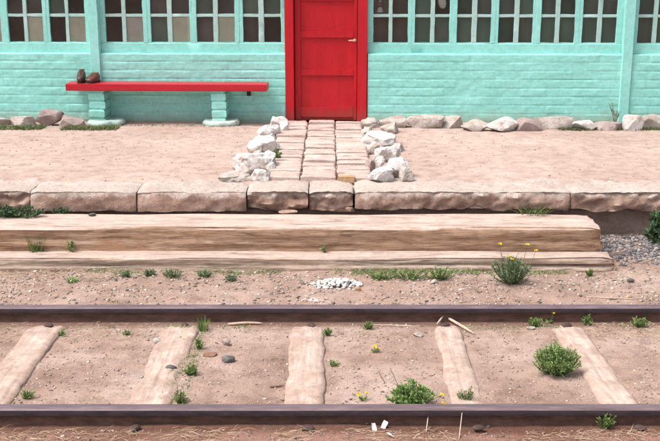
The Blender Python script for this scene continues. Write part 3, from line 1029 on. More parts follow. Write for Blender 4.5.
for k_ in range(5):          # the same sashes go on beyond both picture edges
    o_ = -38.2 - 43.4 * (k_ + 1)
    PW.append((o_, (o_ + 3.3, o_ + 19.8), (o_ + 23.7, o_ + 40), o_ + 43.4))
    o_ = 717.2 + 42 * k_
    PW.append((o_, (o_ + 3.7, o_ + 18.5), (o_ + 22.5, o_ + 37.5), o_ + 41.8))
boards = {(1, 1): 'board', (2, 1): 'board', (3, 1): 'board2', (4, 1): 'board', (5, 1): 'board', (0, 1): 'board2'}
cloths = {(4, 0), (5, 0), (6, 0), (7, 0), (7, 1), (8, 0)} | {(w_, c_) for w_ in range(9, 15) for c_ in (0, 1)}
for wi, (a0, pa, pb, a1) in enumerate(PW):
    X0, X1 = bx(a0, WOOD) - .006, bx(a1, WOOD) + .006
    p = [bx(q, WOOD) for q in (*pa, *pb)]
    sd_ = wi * 3.3
    mb = MB()
    y0, y1 = WOOD - .002 - .0025 * (wi % 2), WOOD + .04
    mb.wobble_bar(X0, p[0], y0, y1, z_sill - .003, z_top, 'z', .0035, .035, sd_)
    mb.wobble_bar(p[3], X1, y0, y1, z_sill - .003, z_top, 'z', .005, .035, sd_ + 1)
    mb.wobble_bar(p[0] - .004, p[3] + .004, y0 + .004, y1 - .002, z_sill - .0035, z_sill + .004, 'x', .004, .03, sd_ + 2)
    w = mb.build('window', M['teal_wood'], bld)
    mb = MB()
    mb.wobble_bar(p[1] - .002, p[2] + .002, y0 + .004, y1 - .004, z_sill - .002, z_top, 'z', .0035, .03, sd_ + 3)
    for r in range(1, NROW + 1):
        zc = z_sill + ROWH * r
        mb.wobble_bar(p[0] - .003, p[3] + .003, y0 + .008, y1 - .008, zc - (z_mhi - z_mlo) - .001, zc + .001, 'x', .0035, .03, sd_ + 4 + r)
    mb.build('glazing_bars', M['teal_worn_shaded'], w)
    mb = MB()
    for (q0, q1) in ((p[0], p[1]), (p[2], p[3])):
        for r in range(NROW):
            za = z_sill + ROWH * r - .004; zb = z_sill + ROWH * (r + 1) - (z_mhi - z_mlo) + .006
            tl = rnd.uniform(-.004, .004)
            bmv = [(q0 - .006, WOOD + .018 + tl, za), (q1 + .006, WOOD + .018 - tl, za), (q1 + .006, WOOD + .018 - tl, zb), (q0 - .006, WOOD + .018 + tl, zb)]
            bmv += [(a, b_ + .004, c_) for (a, b_, c_) in bmv]
            mb.add(bmv, [(0, 1, 2, 3), (7, 6, 5, 4), (0, 4, 5, 1), (1, 5, 6, 2), (2, 6, 7, 3), (3, 7, 4, 0)])
    po = mb.build('pane', [M['glass'], M['glass_dust_sheen'], M['glass_hazy']], w, smooth=False)
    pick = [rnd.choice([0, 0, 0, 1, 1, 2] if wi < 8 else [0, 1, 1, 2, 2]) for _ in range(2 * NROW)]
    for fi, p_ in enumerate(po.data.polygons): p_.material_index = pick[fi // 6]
    for ci, (q0, q1) in enumerate(((p[0], p[1]), (p[2], p[3]))):
        if (wi, ci) in boards:
            mb = MB()
            mb.box(q0 - .012, q1 + .012, WOOD + .0245, WOOD + .031, z_sill - .003, z_sill + ROWH - .012, .001)
            mb.build('window_board', M[boards[(wi, ci)]], w, smooth=False)
        if (wi, ci) in cloths:
            n = 40
            vs, fs = [], []
            for k in range(n + 1):
                x = q0 - .015 + (q1 - q0 + .03) * k / n
                yy = WOOD + .11 + .006 * math.sin(k * .25 + wi)
                for z in (z_sill - .02, z_top + .02): vs.append((x, yy, z))
                for z in (z_sill - .02, z_top + .02): vs.append((x, yy + .003, z))
            for k in range(n):
                a = k * 4
                fs += [(a, a + 4, a + 5, a + 1), (a + 2, a + 3, a + 7, a + 6)]
            link('curtain', mesh('curtain', vs, fs), M['added_curtain_green' if wi >= 8 else 'curtain'], w)

# hanging ornaments behind the glass (they hang from threads: things of their own)
def bpt(x, y, z): return B_LOC + ux * x + uy * y + Vector((0, 0, z))
def ornament(px, zpy, label, bell):
    x, z = bl(px, zpy, WOOD + .07)
    root = empty('hanging_ornament', bpt(x, WOOD + .07, z), B_ANG)
    tag(root, label, 'ornament')
    if bell:
        mb = MB(); mb.lathe([(.006, .052), (.018, .048), (.026, .03), (.031, .012), (.034, 0)][::-1], seg=18)
        mb.build('bell', M['white_orn'], root)
        mb = MB(); mb.lathe([(.004, .052), (.018, .058), (.024, .07), (.022, .083), (.012, .094), (.003, .097)], seg=18)
        mb.build('bead', M['red_orn'], root)
        mb = MB(); mb.lathe([(.003, .098), (.014, .101), (.016, .11), (.004, .118)], seg=14)
        mb.build('bead', M['white_orn'], root)
    else:
        mb = MB(); mb.lathe([(.004, 0), (.022, .006), (.037, .03), (.042, .06), (.040, .09), (.028, .12), (.01, .135)], seg=20, sy=.5)
        ob = mb.build('shell', M['white_orn'], root); ob.rotation_euler = (0, -.25, 0)
        mb = MB()
    mb = MB(); mb.tube([(0, 0, .10), (0, 0, z_top - z)], .0012, 5)
    mb.build('thread', M['white_orn'], root)
ornament(380, 12.2, 'small white bell with red bead hanging behind the pane right of the red door', True)
ornament(443.5, 8.6, 'white shell shaped ornament hanging behind the upper pane above the long wedge rock', False)

# door
mb = MB()
fr0, fr1 = bx(294.2, 0, 80), bx(357.3, 0, 80)
z_dtop = 2.02
mb.wobble_bar(d0, fr0, -.012, .13, -.02, z_dtop + .1, 'z', .002, .1, 1)
mb.wobble_bar(fr1, d1, -.012, .13, -.02, z_dtop + .1, 'z', .002, .1, 2)
mb.box(d0 + .002, d1 + .01, -.010, .128, z_dtop, z_dtop + .098, .004)
mb.box(d0 + .01, d1, -.03, .12, -.06, -.022, .006)
dfr = mb.build('door_frame', M['red_door'], bld)
mb = MB()
mb.box(d0, d1 + .05, .02, .24, z_dtop + .102, z_top + .15, .003)
mb.build('door_header', M['teal_wood'], bld)
LX0, LX1 = fr0 + .006, fr1 - .004
yl = .055
mb = MB()
mb.box(LX0, LX1, yl + .020, yl + .042, .005, z_dtop - .004, .002)                # panel field
stl, str_ = bx(300.8, yl, 80), bx(353.6, yl, 80)
mb.box(LX0, stl, yl, yl + .04, .004, z_dtop - .005, .004)
mb.box(str_, LX1, yl, yl + .04, .004, z_dtop - .005, .004)
def zdoor(py): return bl(330, py, yl)[1]
for (ya, yb2) in ((117.6, 106.5), (76, 69), (38.2, 31), (1.2, -6)):
    za, zb = max(.006, zdoor(ya)), zdoor(yb2)
    mb.box(stl - .001, str_ + .001, yl + .001, yl + .038, za, zb, .006)
for za, zb in ((1.48, 1.56), (z_dtop - .13, z_dtop - .006)):
    mb.box(stl - .001, str_ + .001, yl + .001, yl + .038, za, zb, .006)
leaf = mb.build('door', M['red_door'], bld)
hx, hz = bl(354.5, 40.3, yl)
mb = MB()
mb.lathe([(.002, -.001), (.017, 0), (.017, .004), (.002, .005)], seg=14)
m_v = [(hx + p[0], yl - p[2] - .0005, hz + p[1]) for p in mb.v]
mb.v = m_v
mb.tube([(hx, yl - .004, hz), (hx, yl - .036, hz)], .006, 8)
mb.tube([(hx + .004, yl - .036, hz), (hx - .025, yl - .040, hz + .001), (hx - .060, yl - .038, hz - .002)], [.008, .0075, .006], 8)
mb.build('handle', M['brass'], leaf)

# ------------------------------------------------------------------ bench
def world_to_b(p):
    q = Vector(p) - B_LOC
    return q.dot(ux), q.dot(uy), q.z
yb_f = -.29                      # front edge of the seat in the building frame
sx0, sx1 = bl(65.5, 86, yb_f)[0], bl(266.5, 86, yb_f)[0]
zs1 = bl(166, 84.3, yb_f)[1]; zs0 = bl(166, 91.5, yb_f)[1]
bc = (sx0 + sx1) / 2
bench = empty('bench', bpt(bc, yb_f / 2, 0), B_ANG)
tag(bench, 'long red plank bench on two turquoise brick pillars against the wall', 'bench')
OY = -yb_f / 2
mb = MB()
mb.wobble_bar(sx0 - bc, sx1 - bc, yb_f + OY, -.03 + OY, zs0, zs1, 'x', .002, .10, 3.3)
seat = mb.build('seat', M['red_bench'], bench)
# make the front edge crisper: thin nosing board
mb = MB()
mb.box(sx0 - bc + .004, sx1 - bc - .004, yb_f + OY - .004, yb_f + OY + .03, zs0 + .003, zs1 - .002, .006)
mb.build('front_board', M['red_bench'], bench)
for (pa, pb, f0, f1, sd_) in ((88.5, 104.5, 83, 121, 1.0), (211, 225.5, 200, 238, 6.0)):
    x0, x1 = bl(pa, 105, yb_f + .03)[0] - bc, bl(pb, 105, yb_f + .03)[0] - bc
    W_, D_ = x1 - x0, .27
    Hh = zs0 + .02
    def fnp(px, py, pz):
        C = Hh / 4.2
        zz = pz + .006 * N(px * 6, sd_)
        r = math.floor(zz / C); a = min(zz / C - r, 1 - (zz / C - r)) * C
        g_ = .011 * math.exp(-(a / .007) ** 2)
        o1 = .012 * mnoise.cell(Vector((r * 2.1, sd_, .5)))
        x = px * (1 - (g_ * 1.4) / (W_ / 2)) + o1 * .5 + .005 * fbm(py * 9, pz * 9, sd_)
        y = py + (g_ + o1 * .4 + .005 * fbm(px * 9 + sd_, pz * 9, 2) if py < 0 else 0)
        if pz < .06: x *= 1 + 1.6 * (.06 - pz)
        return (x, y, pz)
    v, f = noisy_block(W_, D_, Hh - .0, 14, 18, 60, fnp)
    v = [(p[0] + (x0 + x1) / 2, p[1] + yb_f + .03 + D_ / 2 + OY, p[2] - .02) for p in v]
    pil = link('pillar', mesh('pillar', v, f, True, None, 60), M['teal_brick'], bench)
    fx0, fx1 = bl(f0, 125, yb_f - .05)[0] - bc, bl(f1, 125, yb_f - .05)[0] - bc
    rr = np.random.default_rng(int(sd_ * 10))
    v, f = ico(4)
    out = []
    for p in v:
        k = 1 + .16 * fbm(p[0] * 1.5 + sd_, p[1] * 1.5, 0, 3)
        z = max(-1, min(1, p[2] * 2.2))
        out.append((p[0] * k * (fx1 - fx0) / 2 + (fx0 + fx1) / 2, p[1] * k * .17 + yb_f + .11 + OY, .012 + z * .032 + .006 * fbm(p[0] * 3, p[1] * 3, sd_)))
    link('footing', mesh('footing', out, f, True, None, 50), M['foot'], bench)
bxk, bzk = bl(249, 94.5, -.02)
mb = MB()
mb.box(bxk - bc - .02, bxk - bc + .02, -.05 + OY, -.012 + OY, bzk - .012, zs0 + .004, .004)
mb.build('bracket', M['rust'], bench)

# shoes on the bench
def shoe(px, w_px, h_px, label, mat, seed, roll=0.0, yaw=0.0):
    x, z = bl(px, 82.5, yb_f + .12)
    s = 100.0
    W_, H_ = w_px / s, h_px / s
    root = empty('shoe', bpt(x, yb_f + .06, zs1 - .002), B_ANG + yaw)
    tag(root, label, 'shoe', 'pair of old shoes on the bench')
    L = .235
    def up(p):
        # p on the unit ball -> shoe upper, toe towards -y
        t = (p[1] + 1) / 2                    # 0 toe .. 1 heel
        wid = 1.0 - .12 * abs(t - .35)
        ax = lambda q: math.copysign(abs(q) ** .7, q)
        p = Vector((ax(p[0]), p[1], ax(p[2])))
        hgt = .62 + .38 * min(1, max(0, (t - .15) / .45)) ** 1.2
        zz = (max(p[2], -.75) + .75) / 1.75
        return Vector((p[0] * W_ / 2 * wid, -.0 + p[1] * L / 2 + L / 2 - .04, zz * H_ * hgt + .008 + .003 * fbm(p[0] * 3 + seed, p[1] * 3, p[2] * 3)))
    v, f = ico(4)
    mb = MB(); mb.add([up(p) for p in v], f)
    u = mb.build('upper', mat, root)
    sole = MB()
    vs, fs = [], []
    n = 28
    for k in range(n):
        an = 2 * math.pi * k / n
        p = (math.cos(an), math.sin(an), -.7)
        q = up(p)
        for zz in (0, .012): vs.append((q.x * 1.06, (q.y - L / 2 + .04) * 1.03 + L / 2 - .04, zz))
    for k in range(n):
        a, b_ = 2 * k, 2 * ((k + 1) % n)
        fs.append((a, b_, b_ + 1, a + 1))
    fs.append(tuple(2 * k for k in range(n))[::-1]); fs.append(tuple(2 * k + 1 for k in range(n)))
    sole.add(vs, fs); so = sole.build('sole', M['rust'], root)
    lc = MB()
    for k in range(4):
        q0, q1 = up((-.42, -.30 + k * .16, .72)), up((.42, -.30 + k * .16, .72))
        mid = up((0, -.30 + k * .16, .98))
        lc.tube([q0, (q0 + mid) / 2 + Vector((0, 0, .004)), mid + Vector((0, 0, .004)), (q1 + mid) / 2 + Vector((0, 0, .004)), q1], .0035, 6)
    la = lc.build('laces', M['shoe_lining'], root)
    op = MB(); c_ = up((0, .42, 1)); op.lathe([(.001, 0), (W_ * .30, .001), (W_ * .36, .005), (W_ * .33, .010), (W_ * .28, .004), (.001, .002)], c_.x, c_.y, 18, 1, 1.3)
    op.v = [(a, b_, c2 + c_.z - .008) for (a, b_, c2) in op.v]
    op.build('collar', M['shoe_lining'], root)
    root.rotation_euler = (0, roll, B_ANG + yaw)
shoe(82, 8.5, 12.0, 'dark brown shoe standing upright at the left end of the red bench', M['shoe'], 3.0, 0, .10)
shoe(92, 10.8, 8.6, 'reddish brown low shoe, the right one of the pair on the bench', M['shoe_red'], 8.0, 0, -.15)

# ------------------------------------------------------------------ pebbles and straw (stuff)
def pebble_field(name, label, n, xr, yr, zf, smin, smax, palette, keep=None, seed=1):
    r = np.random.default_rng(seed)
    bv, bf = ico(1)
    bf = np.array(bf)
    V, Fc, T = [], [], []
    base = 0
    cnt = 0
    while cnt < n:
        x, y = r.uniform(*xr), r.uniform(*yr)
        if keep and not keep(x, y, r): 
            cnt += .2
            continue
        cnt += 1
        s = smin + (smax - smin) * r.random() ** 4.5
        q = bv * (1 + r.uniform(-.42, .42, size=(len(bv), 1)))
        q = q * np.array([s * r.uniform(.6, 1.7), s * r.uniform(.5, 1.2), s * r.uniform(.35, .8)])
        a = r.uniform(0, 6.28); ca, sa = math.cos(a), math.sin(a)
        q = np.stack([q[:, 0] * ca - q[:, 1] * sa + x, q[:, 0] * sa + q[:, 1] * ca + y, q[:, 2] + zf(x, y) + s * .22], 1)
        V.append(q); Fc.append(bf + base); base += len(q)
        c = np.array(palette[r.integers(len(palette))]) * r.uniform(.8, 1.2)
        T.append(np.repeat(c[None], len(q), 0))
    V = np.concatenate(V); Fc = np.concatenate(Fc); T = np.concatenate(T)
    me = bpy.data.meshes.new(name)
    me.vertices.add(len(V)); me.vertices.foreach_set('co', V.ravel())
    me.loops.add(len(Fc) * 3); me.loops.foreach_set('vertex_index', Fc.ravel().astype(np.int32))
    me.polygons.add(len(Fc))
    me.polygons.foreach_set('loop_start', np.arange(0, len(Fc) * 3, 3, dtype=np.int32))
    me.polygons.foreach_set('loop_total', np.full(len(Fc), 3, dtype=np.int32))
    a = me.color_attributes.new('tint', 'FLOAT_COLOR', 'POINT')
    arr = np.ones((len(V), 4), dtype=np.float32); arr[:, :3] = T
    a.data.foreach_set('color', arr.ravel())
    me.update(calc_edges=True); me.validate()
    o = link(name, me, M['pebble'])
    return tag(o, label, 'gravel', kind='stuff')

SLX = [s[0] for s in sleepers]
def off_sleeper(x, y, r):
    if any(abs(y - q) < .06 for q in (RAIL_F, RAIL_N)): return False
    if any(abs(x - s) < .09 for s in SLX) and r.random() < .9: return False
    return True
PINK = [(.32, .23, .19), (.37, .285, .24), (.27, .185, .15), (.42, .34, .295), (.22, .16, .135), (.48, .41, .37), (.28, .23, .205), (.16, .12, .105)]
GREYISH = [(.30, .235, .19), (.37, .295, .245), (.26, .215, .18), (.43, .365, .315), (.19, .15, .13), (.34, .24, .19), (.50, .44, .39), (.22, .2, .165), (.36, .26, .21), (.12, .10, .09), (.15, .125, .105)]
DARK = [(.085, .085, .095), (.13, .125, .135), (.18, .17, .17), (.24, .22, .21), (.30, .24, .2), (.10, .09, .09)]
pebble_field('gravel', 'gravel of small mixed stones between the far rail and the lower beam', 15000, (-2.9, 3.1), (5.84, 6.69), ground_z, .0016, .012, GREYISH,
             lambda x, y, r: r.random() < .35 + .65 * (fbm(x * 1.6, y * 3, 4) > -.2), seed=2)
pebble_field('gravel', 'sparse small pebbles in the dirt between the rails', 15000, (-2.4, 2.6), (4.43, 5.72), ground_z, .0014, .008, PINK,
             lambda x, y, r: off_sleeper(x, y, r) and r.random() < .45 + .6 * fbm(x * 1.5, y * 1.5, 9), seed=3)
pebble_field('gravel', 'reddish grit in front of the near rail', 3000, (-2.2, 2.3), (3.8, 4.29), ground_z, .002, .009, [tuple(q * .75 for q in c) for c in PINK], seed=4)
pebble_field('gravel', 'dark bluish grey gravel beyond the right end of the beams', 4200, (1.93, 3.2), (6.70, 7.42), ground_z, .006, .018, DARK,
             lambda x, y, r: (x > 2.0 or y > 6.9) and r.random() < min(1, max(.05, (y - 6.72 - .05 * N(x * 4, 3)) / .18)) and r.random() < 1.2 - max(0, y - 7.25) * 5, seed=5)
pebble_field('gravel', 'loose coarse grit scattered over the platform sand', 5200, (-3.9, 3.9), (7.6, 10.45), platform_z, .002, .0085,
             [(.42, .30, .24), (.50, .38, .31), (.34, .23, .18), (.56, .46, .40), (.26, .18, .15)], lambda x, y, r: not (-.55 < x < .36) or y < 7.68, seed=6)
pebble_field('gravel', 'white limewash chips at the foot of the wall', 260, (-3.6, 3.7), (10.12, 10.36), platform_z, .006, .018, [(.72, .69, .64), (.62, .57, .52)],
             lambda x, y, r: x > 2.1 or (x < -1.9 and r.random() < .4), seed=8)

def straw_field(name, label, n, pick, zf, lmin, lmax, seed, lift=.012):
    r = random.Random(seed)
    mb = MB()
    for _ in range(n):
        x, y = pick(r)
        L = r.uniform(lmin, lmax)
        a = r.uniform(0, 6.28)
        if r.random() < .6: a = r.gauss(0, .6)
        b = r.uniform(-.6, .6)
        p0 = Vector((x, y, zf(x, y) + r.uniform(.001, lift)))
        p1 = p0 + Vector((math.cos(a), math.sin(a), r.uniform(-.05, .3))) * L * .5
        p2 = p1 + Vector((math.cos(a + b), math.sin(a + b), r.uniform(-.3, .1))) * L * .5
        p1.z = max(p1.z, zf(p1.x, p1.y) + .001); p2.z = max(p2.z, zf(p2.x, p2.y))
        k = r.uniform(.75, 1.2)
        t = r.choice([(.34, .25, .155), (.29, .20, .125), (.40, .32, .225), (.22, .14, .09), (.33, .24, .18)])
        mb.tube([p0, p1, p2], [.0012, .0011, .0006], 3, tuple(k * q for q in t))
    o = mb.build(name, M['straw'], tinted=True)
    return tag(o, label, 'straw', kind='stuff')
def in_front(r):
    while True:
        x, y = r.uniform(-2.0, 2.1), r.uniform(3.8, 4.27)
        if fbm(x * 1.7, y * 1.7, 3) > -.15: return x, y
straw_field('straw', 'dry straw and dead grass in front of the near rail', 2600, in_front, ground_z, .015, .08, 1, .012)
def far_inner(r):
    while True:
        x = r.choice([r.uniform(-1.9, -1.0), r.uniform(-1.9, 2.1), r.uniform(1.45, 2.0)])
        y = r.uniform(5.42, 5.70) if r.random() < .7 else r.uniform(4.5, 5.6)
        if not any(abs(x - s) < .09 for s in SLX): return x, y
straw_field('straw', 'dry straw lying between the rails beside the far rail', 800, far_inner, ground_z, .012, .06, 2)
def by_beam(r):
    return (r.uniform(-2.4, -1.4) if r.random() < .6 else r.uniform(-2.4, 2.4)), min(6.66, r.gauss(6.58, .10))
straw_field('straw', 'dry straw lying against the lower beam', 650, by_beam, ground_z, .012, .07, 3)
def plat(r): return r.uniform(-3.8, 3.8), r.uniform(7.8, 10.4)
straw_field('straw', 'twig bits scattered over the platform sand', 220, plat, platform_z, .02, .07, 4, .004)

# ------------------------------------------------------------------ plants
GREENS = [(.13, .215, .065), (.18, .27, .075), (.23, .315, .10), (.11, .18, .055), (.29, .34, .13)]
DRYG = [(.30, .27, .12), (.38, .30, .16), (.20, .22, .08)]
BLUEG = [(.15, .21, .11), (.19, .255, .135), (.12, .18, .09), (.24, .30, .17)]
DARKG = [(.045, .085, .04), (.06, .115, .05), (.08, .14, .06)]

def blade(mb, base, d, L, w, tint, bend=.5):
    d = Vector(d).normalized()
    side = d.cross(Vector((0, 0, 1)))
    if side.length < 1e-3: side = Vector((1, 0, 0))
    side.normalize()
    side = (side + Vector((rnd.uniform(-.5, .5), rnd.uniform(-.5, .5), 0))).normalized()
    out = Vector((d.x, d.y, 0))
    pts = []
    for k in range(4):
        t = k / 3
        p = base + d * L * t + out * bend * L * t * t * .6 - Vector((0, 0, 1)) * bend * L * t * t * .35
        pts.append((p, w * (1 - t) ** .7 + .0004))
    vs = []
    for p, ww in pts: vs += [p - side * ww / 2, p + side * ww / 2]
    mb.add(vs, [(0, 1, 3, 2), (2, 3, 5, 4), (4, 5, 7, 6)], tint)

def leaf(mb, base, d, L, w, tint):
    d = Vector(d).normalized()
    side = d.cross(Vector((rnd.uniform(-1, 1), rnd.uniform(-1, 1), rnd.uniform(.2, 1))))
    if side.length < 1e-3: side = Vector((1, 0, 0))
    side.normalize()
    n = side.cross(d)
    m1, m2 = base + d * L * .35, base + d * L * .7
    vs = [base, m1 - side * w / 2 + n * w * .18, m1, m1 + side * w / 2 + n * w * .18, m2 - side * w * .38 + n * w * .1, m2, m2 + side * w * .38 + n * w * .1, base + d * L - n * w * .2]
    mb.add(vs, [(0, 2, 1), (0, 3, 2), (1, 2, 5, 4), (2, 3, 6, 5), (4, 5, 7), (5, 6, 7)], tint)

def jt(c):
    k = rnd.uniform(.8, 1.25)
    return (c[0] * k * rnd.uniform(.9, 1.1), c[1] * k, c[2] * k)

def gp(px, py, z=None):
    p = at_z(px, py, .02 if z is None else z)
    if z is None:
        for _ in range(3): p = at_z(px, py, ground_z(p.x, p.y))
    return p

def tuft(name, p, label, h, rad, n, pal, cat='grass tuft', group=None, dry=.15, w=.005, parent=None):
    mb = MB()
    for _ in range(n):
        a, q = rnd.uniform(0, 6.28), rad * .45 * rnd.random() ** .5
        b = Vector((math.cos(a) * q, math.sin(a) * q, -.004))
        lean = rnd.uniform(.05, .75) * rad / max(h, .03)
        L = h * rnd.uniform(.5, 1.12)
        c = rnd.choice(DRYG if rnd.random() < dry else pal)
        blade(mb, b, (math.cos(a) * lean, math.sin(a) * lean, 1), L, w * rnd.uniform(.6, 1.2), jt(c), rnd.uniform(.1, .8))
    o = mb.build(name, M['leaf'], None, p, smooth=False, tinted=True)
    return tag(o, label, cat, group)

def flower_mesh(mb, c, r, nrm=(0, 0, 1)):
    for k in range(7):
        a = 6.28 * k / 7 + rnd.uniform(-.2, .2)
        d = Vector((math.cos(a), math.sin(a), rnd.uniform(.1, .5)))
        leaf(mb, c, d, r, r * .6, jt((.75, .58, .03)))
    mb.tube([c - Vector((0, 0, .003)), c + Vector((0, 0, .004))], r * .28, 6, (.60, .38, .02))

def stem_flower(root, base, top, r):
    mb = MB()
    mid = (base + top) / 2 + Vector((rnd.uniform(-.01, .01), rnd.uniform(-.01, .01), 0))
    mb.tube([base, mid, top], [.0018, .0014, .0012], 5, (.12, .17, .06))
    flower_mesh(mb, top, r)
    return mb.build('flower', M['petal'], root, smooth=False, tinted=True)

def bushy(name, p, label, w, h, n, pal, cat='bush', group=None, leaf_l=.03, flowers=(), stems=18, depth=None, lw=.28):
    """many stems with small leaves; uneven dome outline"""
    root = empty(name, p)
    tag(root, label, cat, group)
    mb, st = MB(), MB()
    d_ = depth or w * .8
    tips = []
    sd_ = rnd.uniform(0, 50)
    for k in range(stems):
        a = rnd.uniform(0, 6.28); q = rnd.random() ** .6
        ex = .78 + .35 * N(math.cos(a) * 1.5 + sd_, math.sin(a) * 1.5)
        tip = Vector((math.cos(a) * q * w / 2 * ex, math.sin(a) * q * d_ / 2 * ex, h * ex * (max(.0, 1 - .86 * q ** 2) ** .5) * rnd.uniform(.75, 1.08)))
        b = Vector((tip.x * .25, tip.y * .25, -.005))
        mid = b.lerp(tip, .5) + Vector((tip.x * .12, tip.y * .12, .0))
        st.tube([b, mid, tip], [.0025, .002, .001], 4, jt((.10, .13, .05)))
        tips.append((b, mid, tip))
    for _ in range(n):
        b, mid, tip = rnd.choice(tips)
        t = 1 - rnd.random() ** 1.6 * .85
        c = b.lerp(mid, t * 2) if t < .5 else mid.lerp(tip, t * 2 - 1)
        out = Vector((c.x / (w / 2 + 1e-3), c.y / (d_ / 2 + 1e-3), .5))
        dr = out * .7 + Vector((rnd.gauss(0, .55), rnd.gauss(0, .55), rnd.gauss(.25, .45)))
        leaf(mb, c, dr, leaf_l * rnd.uniform(.6, 1.3), leaf_l * lw * rnd.uniform(.8, 1.3), jt(rnd.choice(pal)))
    mb.build('foliage', M['leaf'], root, smooth=False, tinted=True)
    st.build('stems', M['leaf'], root, smooth=False, tinted=True)
    for (fx, fy, fz, r) in flowers:
        stem_flower(root, Vector((fx * .4, fy * .4, 0)), Vector((fx, fy, fz)), r)
    return root

# --- named plants (positions read on the photo's ground)
GT, GB = 'grass tufts and weeds by the beams', 'weeds along the track'
tuft('grass_tuft', at_z(36, 250.5, .125), 'tall yellow green grass tuft growing in front of the upper beam at the left', .155, .10, 120, [(.13, .19, .05), (.18, .23, .07), (.09, .16, .04)], group=GT, dry=.3)
bushy('weed', at_z(72, 251, .125), 'small green weed on the lower beam, right of the tall grass tuft', .09, .075, 60, GREENS, 'weed', GT, .024, stems=9)
tuft('grass_tuft', gp(72, 282), 'small bright green grass tuft on the gravel below the lower beam at the left', .055, .07, 70, [(.12, .24, .04), (.09, .2, .04)], group=GT, dry=.05)
bushy('weed', at_z(325, 251.5, .125), 'small weed in the crack between the two beams at mid picture', .06, .06, 40, GREENS, 'weed', GT, .022, stems=6)
for i, (px, py, w, h, lab) in enumerate([
    (126, 277, .10, .045, 'thin sparse weed at the lower beam, first in its row from the left'),
    (150, 276, .12, .06, 'upright sparse weed at the lower beam, second in its row from the left'),
    (173, 277, .20, .065, 'widest sparse weed at the lower beam, left of mid picture'),
    (205, 277, .14, .06, 'leafy low weed at the lower beam, just right of the widest one'),
    (232, 281, .12, .05, 'pale low weed at the lower beam, last in its row before the white rubble'),
    (382, 279, .26, .055, 'low dark green weed right of the white rubble'),
    (410, 279, .30, .075, 'wide dark green weed clump at the lower beam with a pale stone beside it'),
    (440, 279, .26, .095, 'taller dark green weed clump at the lower beam left of the flowering bush'),
    (590, 276, .07, .06, 'tiny green weed in front of the right end of the lower beam'),
]):
    bushy('weed', gp(px, py), lab, w, h, int(90 + w * 1600), GREENS if i >= 5 else BLUEG, 'weed', GT, .015, stems=14 + int(w * 130), depth=w * .6, lw=.3)
p = gp(512, 283)
bushy('flowering_bush', p, 'grey green bush with small yellow flowers in front of the lower beam', .36, .215, 2600, BLUEG, 'bush', None, .020, stems=90, depth=.24, lw=.22,
      flowers=[(-.04, -.06, .20, .017), (-.02, -.08, .185, .015), (-.09, 0, .265, .017), (.09, 0, .26, .017), (.15, .02, .215, .016)])
tuft('grass_tuft', at_z(531, 213, .287), 'grass tuft in the gap under the long rounded edging slab', .10, .22, 130, [(.09, .15, .04), (.13, .2, .06), (.06, .11, .03)], group=GT, dry=.25)
bushy('creeping_plant', at_z(12, 217, .285), 'dark creeping leaves in the gap under the broken slab at the left picture edge', .62, .085, 420, DARKG, 'plant', None, .026, stems=60, depth=.14, lw=.6)
bushy('creeping_plant', at_z(62, 214, .285), 'short sprig of dark leaves in the gap under the slab, right of the larger creeper', .20, .05, 90, DARKG, 'plant', None, .024, stems=14, depth=.1, lw=.6)
bushy('leafy_plant', at_z(660, 246, .06), 'dark green leafy plant against the footing wall at the right picture edge', .26, .30, 420, DARKG, 'plant', None, .05, stems=30, depth=.2, lw=.5)
tuft('grass_tuft', gp(203, 330), 'grass tuft under the far rail at the top of the weed row', .09, .06, 60, [(.08, .17, .04), (.11, .21, .05)], group=GB)
for (px, py, w, h, n, lab) in [
    (198, 349, .05, .075, 110, 'upper upright weed at the right edge of the second sleeper'),
    (192, 375, .10, .07, 150, 'middle spreading weed at the right edge of the second sleeper'),
    (180, 403, .10, .065, 110, 'leafy weed behind the near rail at the lower end of the second sleeper'),
    (328, 336, .06, .06, 90, 'small weed between the rails at mid picture, just right of the third sleeper'),
    (369, 329, .08, .05, 110, 'small round weed touching the far rail right of mid picture'),
    (535, 326, .12, .06, 190, 'low green weed touching the far rail above the round green bush'),
    (587, 325, .07, .07, 110, 'upright weed at the far rail right of the round green bush'),
    (640, 327, .15, .08, 170, 'loose weed at the far rail near the right picture edge'),
    (605, 428, .10, .09, 120, 'thin weed in front of the near rail at the lower right'),
    (466, 400, .12, .075, 70, 'thin weed behind the near rail on the foot of the stick sleeper'),
    (28, 398, .09, .05, 70, 'tiny weed behind the near rail at the left'),
    (127, 335, .06, .03, 50, 'tiny weed between the two leftmost sleepers'),
    (62, 336, .07, .03, 50, 'tiny weed at the right edge of the leftmost sleeper'),
    (82, 312, .06, .05, 30, 'wispy weed leaning on the far rail at the left'),
    (334, 366, .07, .03, 50, 'flat weed rosette right of the third sleeper'),
]:
    bushy('weed', gp(px, py), lab, w, h, int(n * 1.7), GREENS, 'weed', GB, .015, stems=12 + int(w * 150), depth=w * .8, lw=.3)
bushy('round_bush', gp(556, 373), 'dense round green bush between the rails at the right', .295, .20, 5200, [(.14, .225, .06), (.18, .28, .08), (.235, .33, .115), (.30, .38, .16)], 'bush', None, .021, stems=190, depth=.27, lw=.2)
bushy('flowering_weed', gp(411, 405), 'wide green weed clump with a yellow flower behind the near rail', .30, .125, 1700, [(.14, .235, .06), (.18, .29, .08), (.24, .33, .12)], 'weed', GB, .020, stems=90, depth=.20, lw=.3,
      flowers=[(.145, -.02, .06, .016), (.15, -.06, .035, .012), (-.10, .05, .17, .006)])
